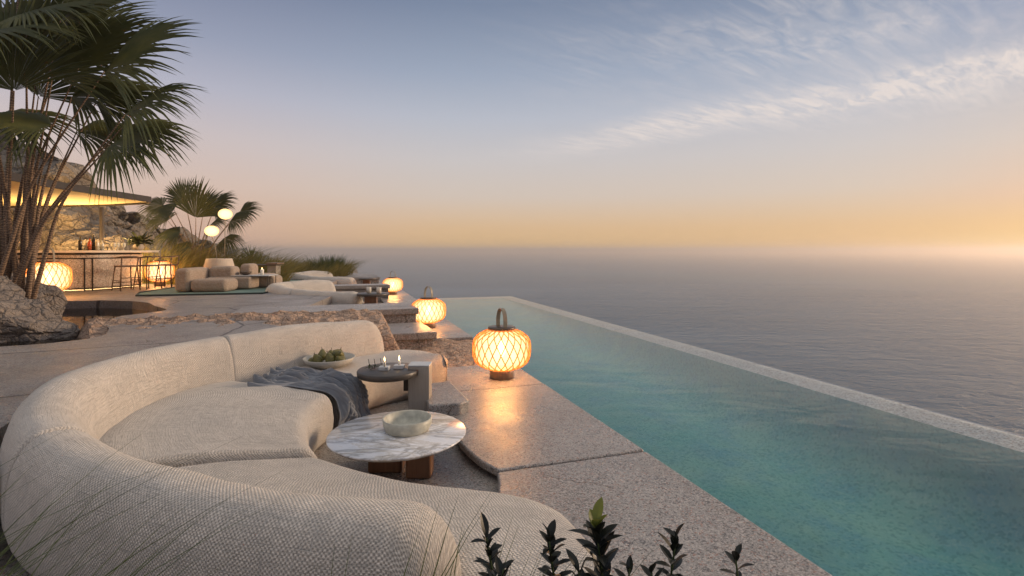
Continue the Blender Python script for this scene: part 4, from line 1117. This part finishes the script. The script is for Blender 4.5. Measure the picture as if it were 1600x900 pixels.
tag(blades('grass', M['grass'], sp, 60, 1.4, .75, .022, 21), kind='stuff')
sp = []
for i in range(46):
    t = i/45; y = 21.8+2.6*rd.random(); u = 405+135*t+rd.uniform(-6, 6); sp.append(((u-800)/800*y, y, TZ-.05, rd.choice((.5, .7, 1.0, 1.15))*(1.0-.1*t)))
tag(blades('grass', M['grass'], sp, 60, .88, .75, .022, 22), kind='stuff')
# dark bush and spiky yucca breaking the skyline
bu = thing('dark_bush', 'dark bushy shrub standing up from the grass above the farthest curved sofa', 'shrub', (-8.55, 24.0, TZ))
blades('foliage', M['darkgrass'], [(rd.uniform(-.75, .75), rd.uniform(-.4, .4), 0, rd.uniform(.7, 1.1)) for _ in range(16)], 46, .98, .45, .03, 31, (.1, 0), par=bu)
yu = thing('yucca', 'spiky grey green yucca behind the grass right of the globe lamps', 'yucca', (-11.1, 21.8, TZ))
b = MB(); rd = random.Random(8)
for hx, hz in ((0, .75), (.35, .5), (-.3, .42)):
    for k in range(60):
        a = rd.uniform(0, 6.28); e = rd.uniform(-.2, 1.45); d = Vector((math.cos(a)*math.cos(e), math.sin(a)*math.cos(e), math.sin(e)))
        L = rd.uniform(.45, .75); s = d.orthogonal().normalized()*.018; p0 = Vector((hx, 0, hz)); b.add([p0-s, p0+s, p0+d*L*.6+s*.8, p0+d*L*.6-s*.8, p0+d*L], [(0, 1, 2, 3), (3, 2, 4)])
b.build('leaves', M['darkgrass'], yu)
b = MB()
for hx, hz in ((0, .75), (.35, .5), (-.3, .42)): b.tube([(hx*.3, 0, 0), (hx, 0, hz)], .06, 7)
b.build('trunk', M['petiole'], yu)

# boulders at the pond
def boulder(loc, size, seed, lab, m='boulder', sub=5):
    bm = bmesh.new(); bmesh.ops.create_icosphere(bm, subdivisions=sub, radius=1)
    off = Vector((seed*3.7, seed*1.3, seed*5.1)); rd = random.Random(seed)
    cuts = [(Vector((rd.uniform(-1, 1), rd.uniform(-1, 1), rd.uniform(-.3, 1))).normalized(), rd.uniform(.62, .86)) for _ in range(14)]
    for v in bm.verts:
        p = v.co.copy()
        for nn, dd in cuts:
            e = p.dot(nn)-dd
            if e > 0: p -= nn*e*.85
        p *= 1+.16*mn.fractal(p*1.6+off, 1, 2, 5)+.05*mn.noise(p*6+off)+.05*mn.cell(p*3+off)
        v.co = Vector((p.x*size[0], p.y*size[1], p.z*size[2]))
    me = bpy.data.meshes.new('boulder'); bm.to_mesh(me); bm.free(); me.polygons.foreach_set('use_smooth', [False]*len(me.polygons))
    o = bpy.data.objects.new('boulder', me); C.objects.link(o); me.materials.append(M[m]); o.location = loc
    return tag(o, lab, 'boulder', 'boulders round the pond')
boulder((-8.05, 7.75, .45), (1.25, .95, .72), 3, 'big rounded boulder at the left edge standing in the pond below the palm')
boulder((-9.6, 9.7, .45), (1.0, .8, .75), 7, 'steep pale boulder behind the palm stems beside the bar lantern')
boulder((-9.7, 8.1, .6), (1.1, .9, 1.0), 12, 'tall boulder behind the big boulder at the foot of the palm')
boulder((-5.3, 125, -3.6), (6, 8, 3), 9, 'x') if False else None

# foreground planting bed
b = MB(); b.prism([(-3.2, .2), (-3.2, 1.35), (-1.4, 1.28), (.2, 1.42), (1.6, 1.62), (3.2, 1.9), (3.2, .2)], FL, .03); tag(b.build('soil_bed', M['soil']), kind='structure')
gl = blades('grass_clump', M['darkgrass'], [(-2.05, 1.25, .0, 1), (-1.75, 1.2, .0, .95), (-1.45, 1.2, 0, .9), (-2.3, 1.35, 0, 1.0)], 54, 1.04, .60, .009, 41, (.85, .25), 8, .14)
tag(gl, 'long thin dark grass blades leaning across the front of the big sofa at the left', 'grass clump')
gl = blades('grass_clump', M['darkgrass'], [(-.42, 1.2, .0, 1), (-.28, 1.25, .0, .95), (-.14, 1.22, 0, .9), (-.05, 1.25, 0, .85)], 40, .90, .42, .009, 42, (.8, .2), 8, .12)
tag(gl, 'thin grass tuft behind the leafy stems at the front end of the sofa', 'grass clump')
def leafy(x, y, top, lab, seed, nl=30, L=.075, new=False):
    rd = random.Random(seed); t = thing('leafy_plant', lab, 'plant', (x, y, .03), 0, 'dark leafy plants along the front'); h = top-.03
    lx = rd.uniform(-.13, .13); t.location.x -= lx; pts = spline([Vector((0, 0, 0)), Vector((lx*.3, 0, h*.5)), Vector((lx, .01, h*.96))], 14)
    b = MB(); b.tube(pts, [.006*(1-.6*i/13) for i in range(14)], 6); b.build('stem', M['darkgrass'], t, True)
    b = MB(); nb = MB()
    for k in range(nl):
        s = k/(nl-1); z = .55+.45*s; i = z*13; p = pts[int(min(12, i))].lerp(pts[int(min(12, i))+1], i-int(min(12, i)))
        a = k*2.4+rd.uniform(-.3, .3); e = .3+.8*s**2+rd.uniform(-.55, .35); d = Vector((math.cos(a)*math.cos(e), math.sin(a)*math.cos(e), math.sin(e)))
        lv, lf = leaf_pts(L*rd.uniform(.6, 1.3)*(1-.2*s), L*rd.uniform(.28, .42), .18, rd.uniform(0, .35), 6); B = basis(d)
        (nb if new and (k > nl-5 or k in (nl//2, nl//3)) else b).add([B @ q+p for q in lv], lf, [(rd.random(), .5)]*len(lv))
    b.build('leaves', M['darkleaf'], t)
    if nb.v: nb.build('young_leaves', M['newleaf'], t)
    return t
for u, v, y, lab, sd, nl, L, new in ((905, 876, 1.22, 'short dark leafy sprout close on the left of the yellow tipped stem', 8, 15, .07, False), (1020, 880, 1.3, 'low dark leafy sprout beside the leaning stem in front of the paving', 9, 13, .065, False),
        (760, 822, 1.30, 'upright dark leafy stem at the left end of the front row', 1, 30, .075, False), (787, 872, 1.24, 'short dark leafy sprout between the two left stems', 2, 16, .07, False),
        (858, 822, 1.30, 'dark leafy stem standing between the sofa end and the yellow tipped one', 3, 32, .075, False), (932, 800, 1.28, 'tallest dark leafy stem with yellow green young leaves at its tip', 4, 38, .095, True),
        (985, 872, 1.26, 'short dark leafy sprig to the right of the yellow tipped stem', 5, 14, .06, False), (1058, 826, 1.34, 'leaning dark leafy stem in front of the bare paving', 6, 26, .08, False), (1152, 856, 1.36, 'small dark leafy tip at the right end of the front row', 7, 16, .065, False)):
    p = px(u, v, y); leafy(p.x, p.y, p.z, lab, sd, int(nl*1.9), L*.80, new)

# evening haze over the sea
b = MB(); b.box(-30000, 30000, -3000, 42000, SEAZ-1, 14)
hz = b.build('haze'); tag(hz, kind='stuff'); hz.visible_shadow = True
m, g = mat('haze air'); pv = g.n('ShaderNodeVolumePrincipled'); g.put(pv.inputs['Color'], (1.0, .88, .775)); pv.inputs['Density'].default_value = .00082; pv.inputs['Anisotropy'].default_value = .66
g.put(g.n('ShaderNodeOutputMaterial').inputs['Volume'], pv.outputs[0]); hz.data.materials.append(m)
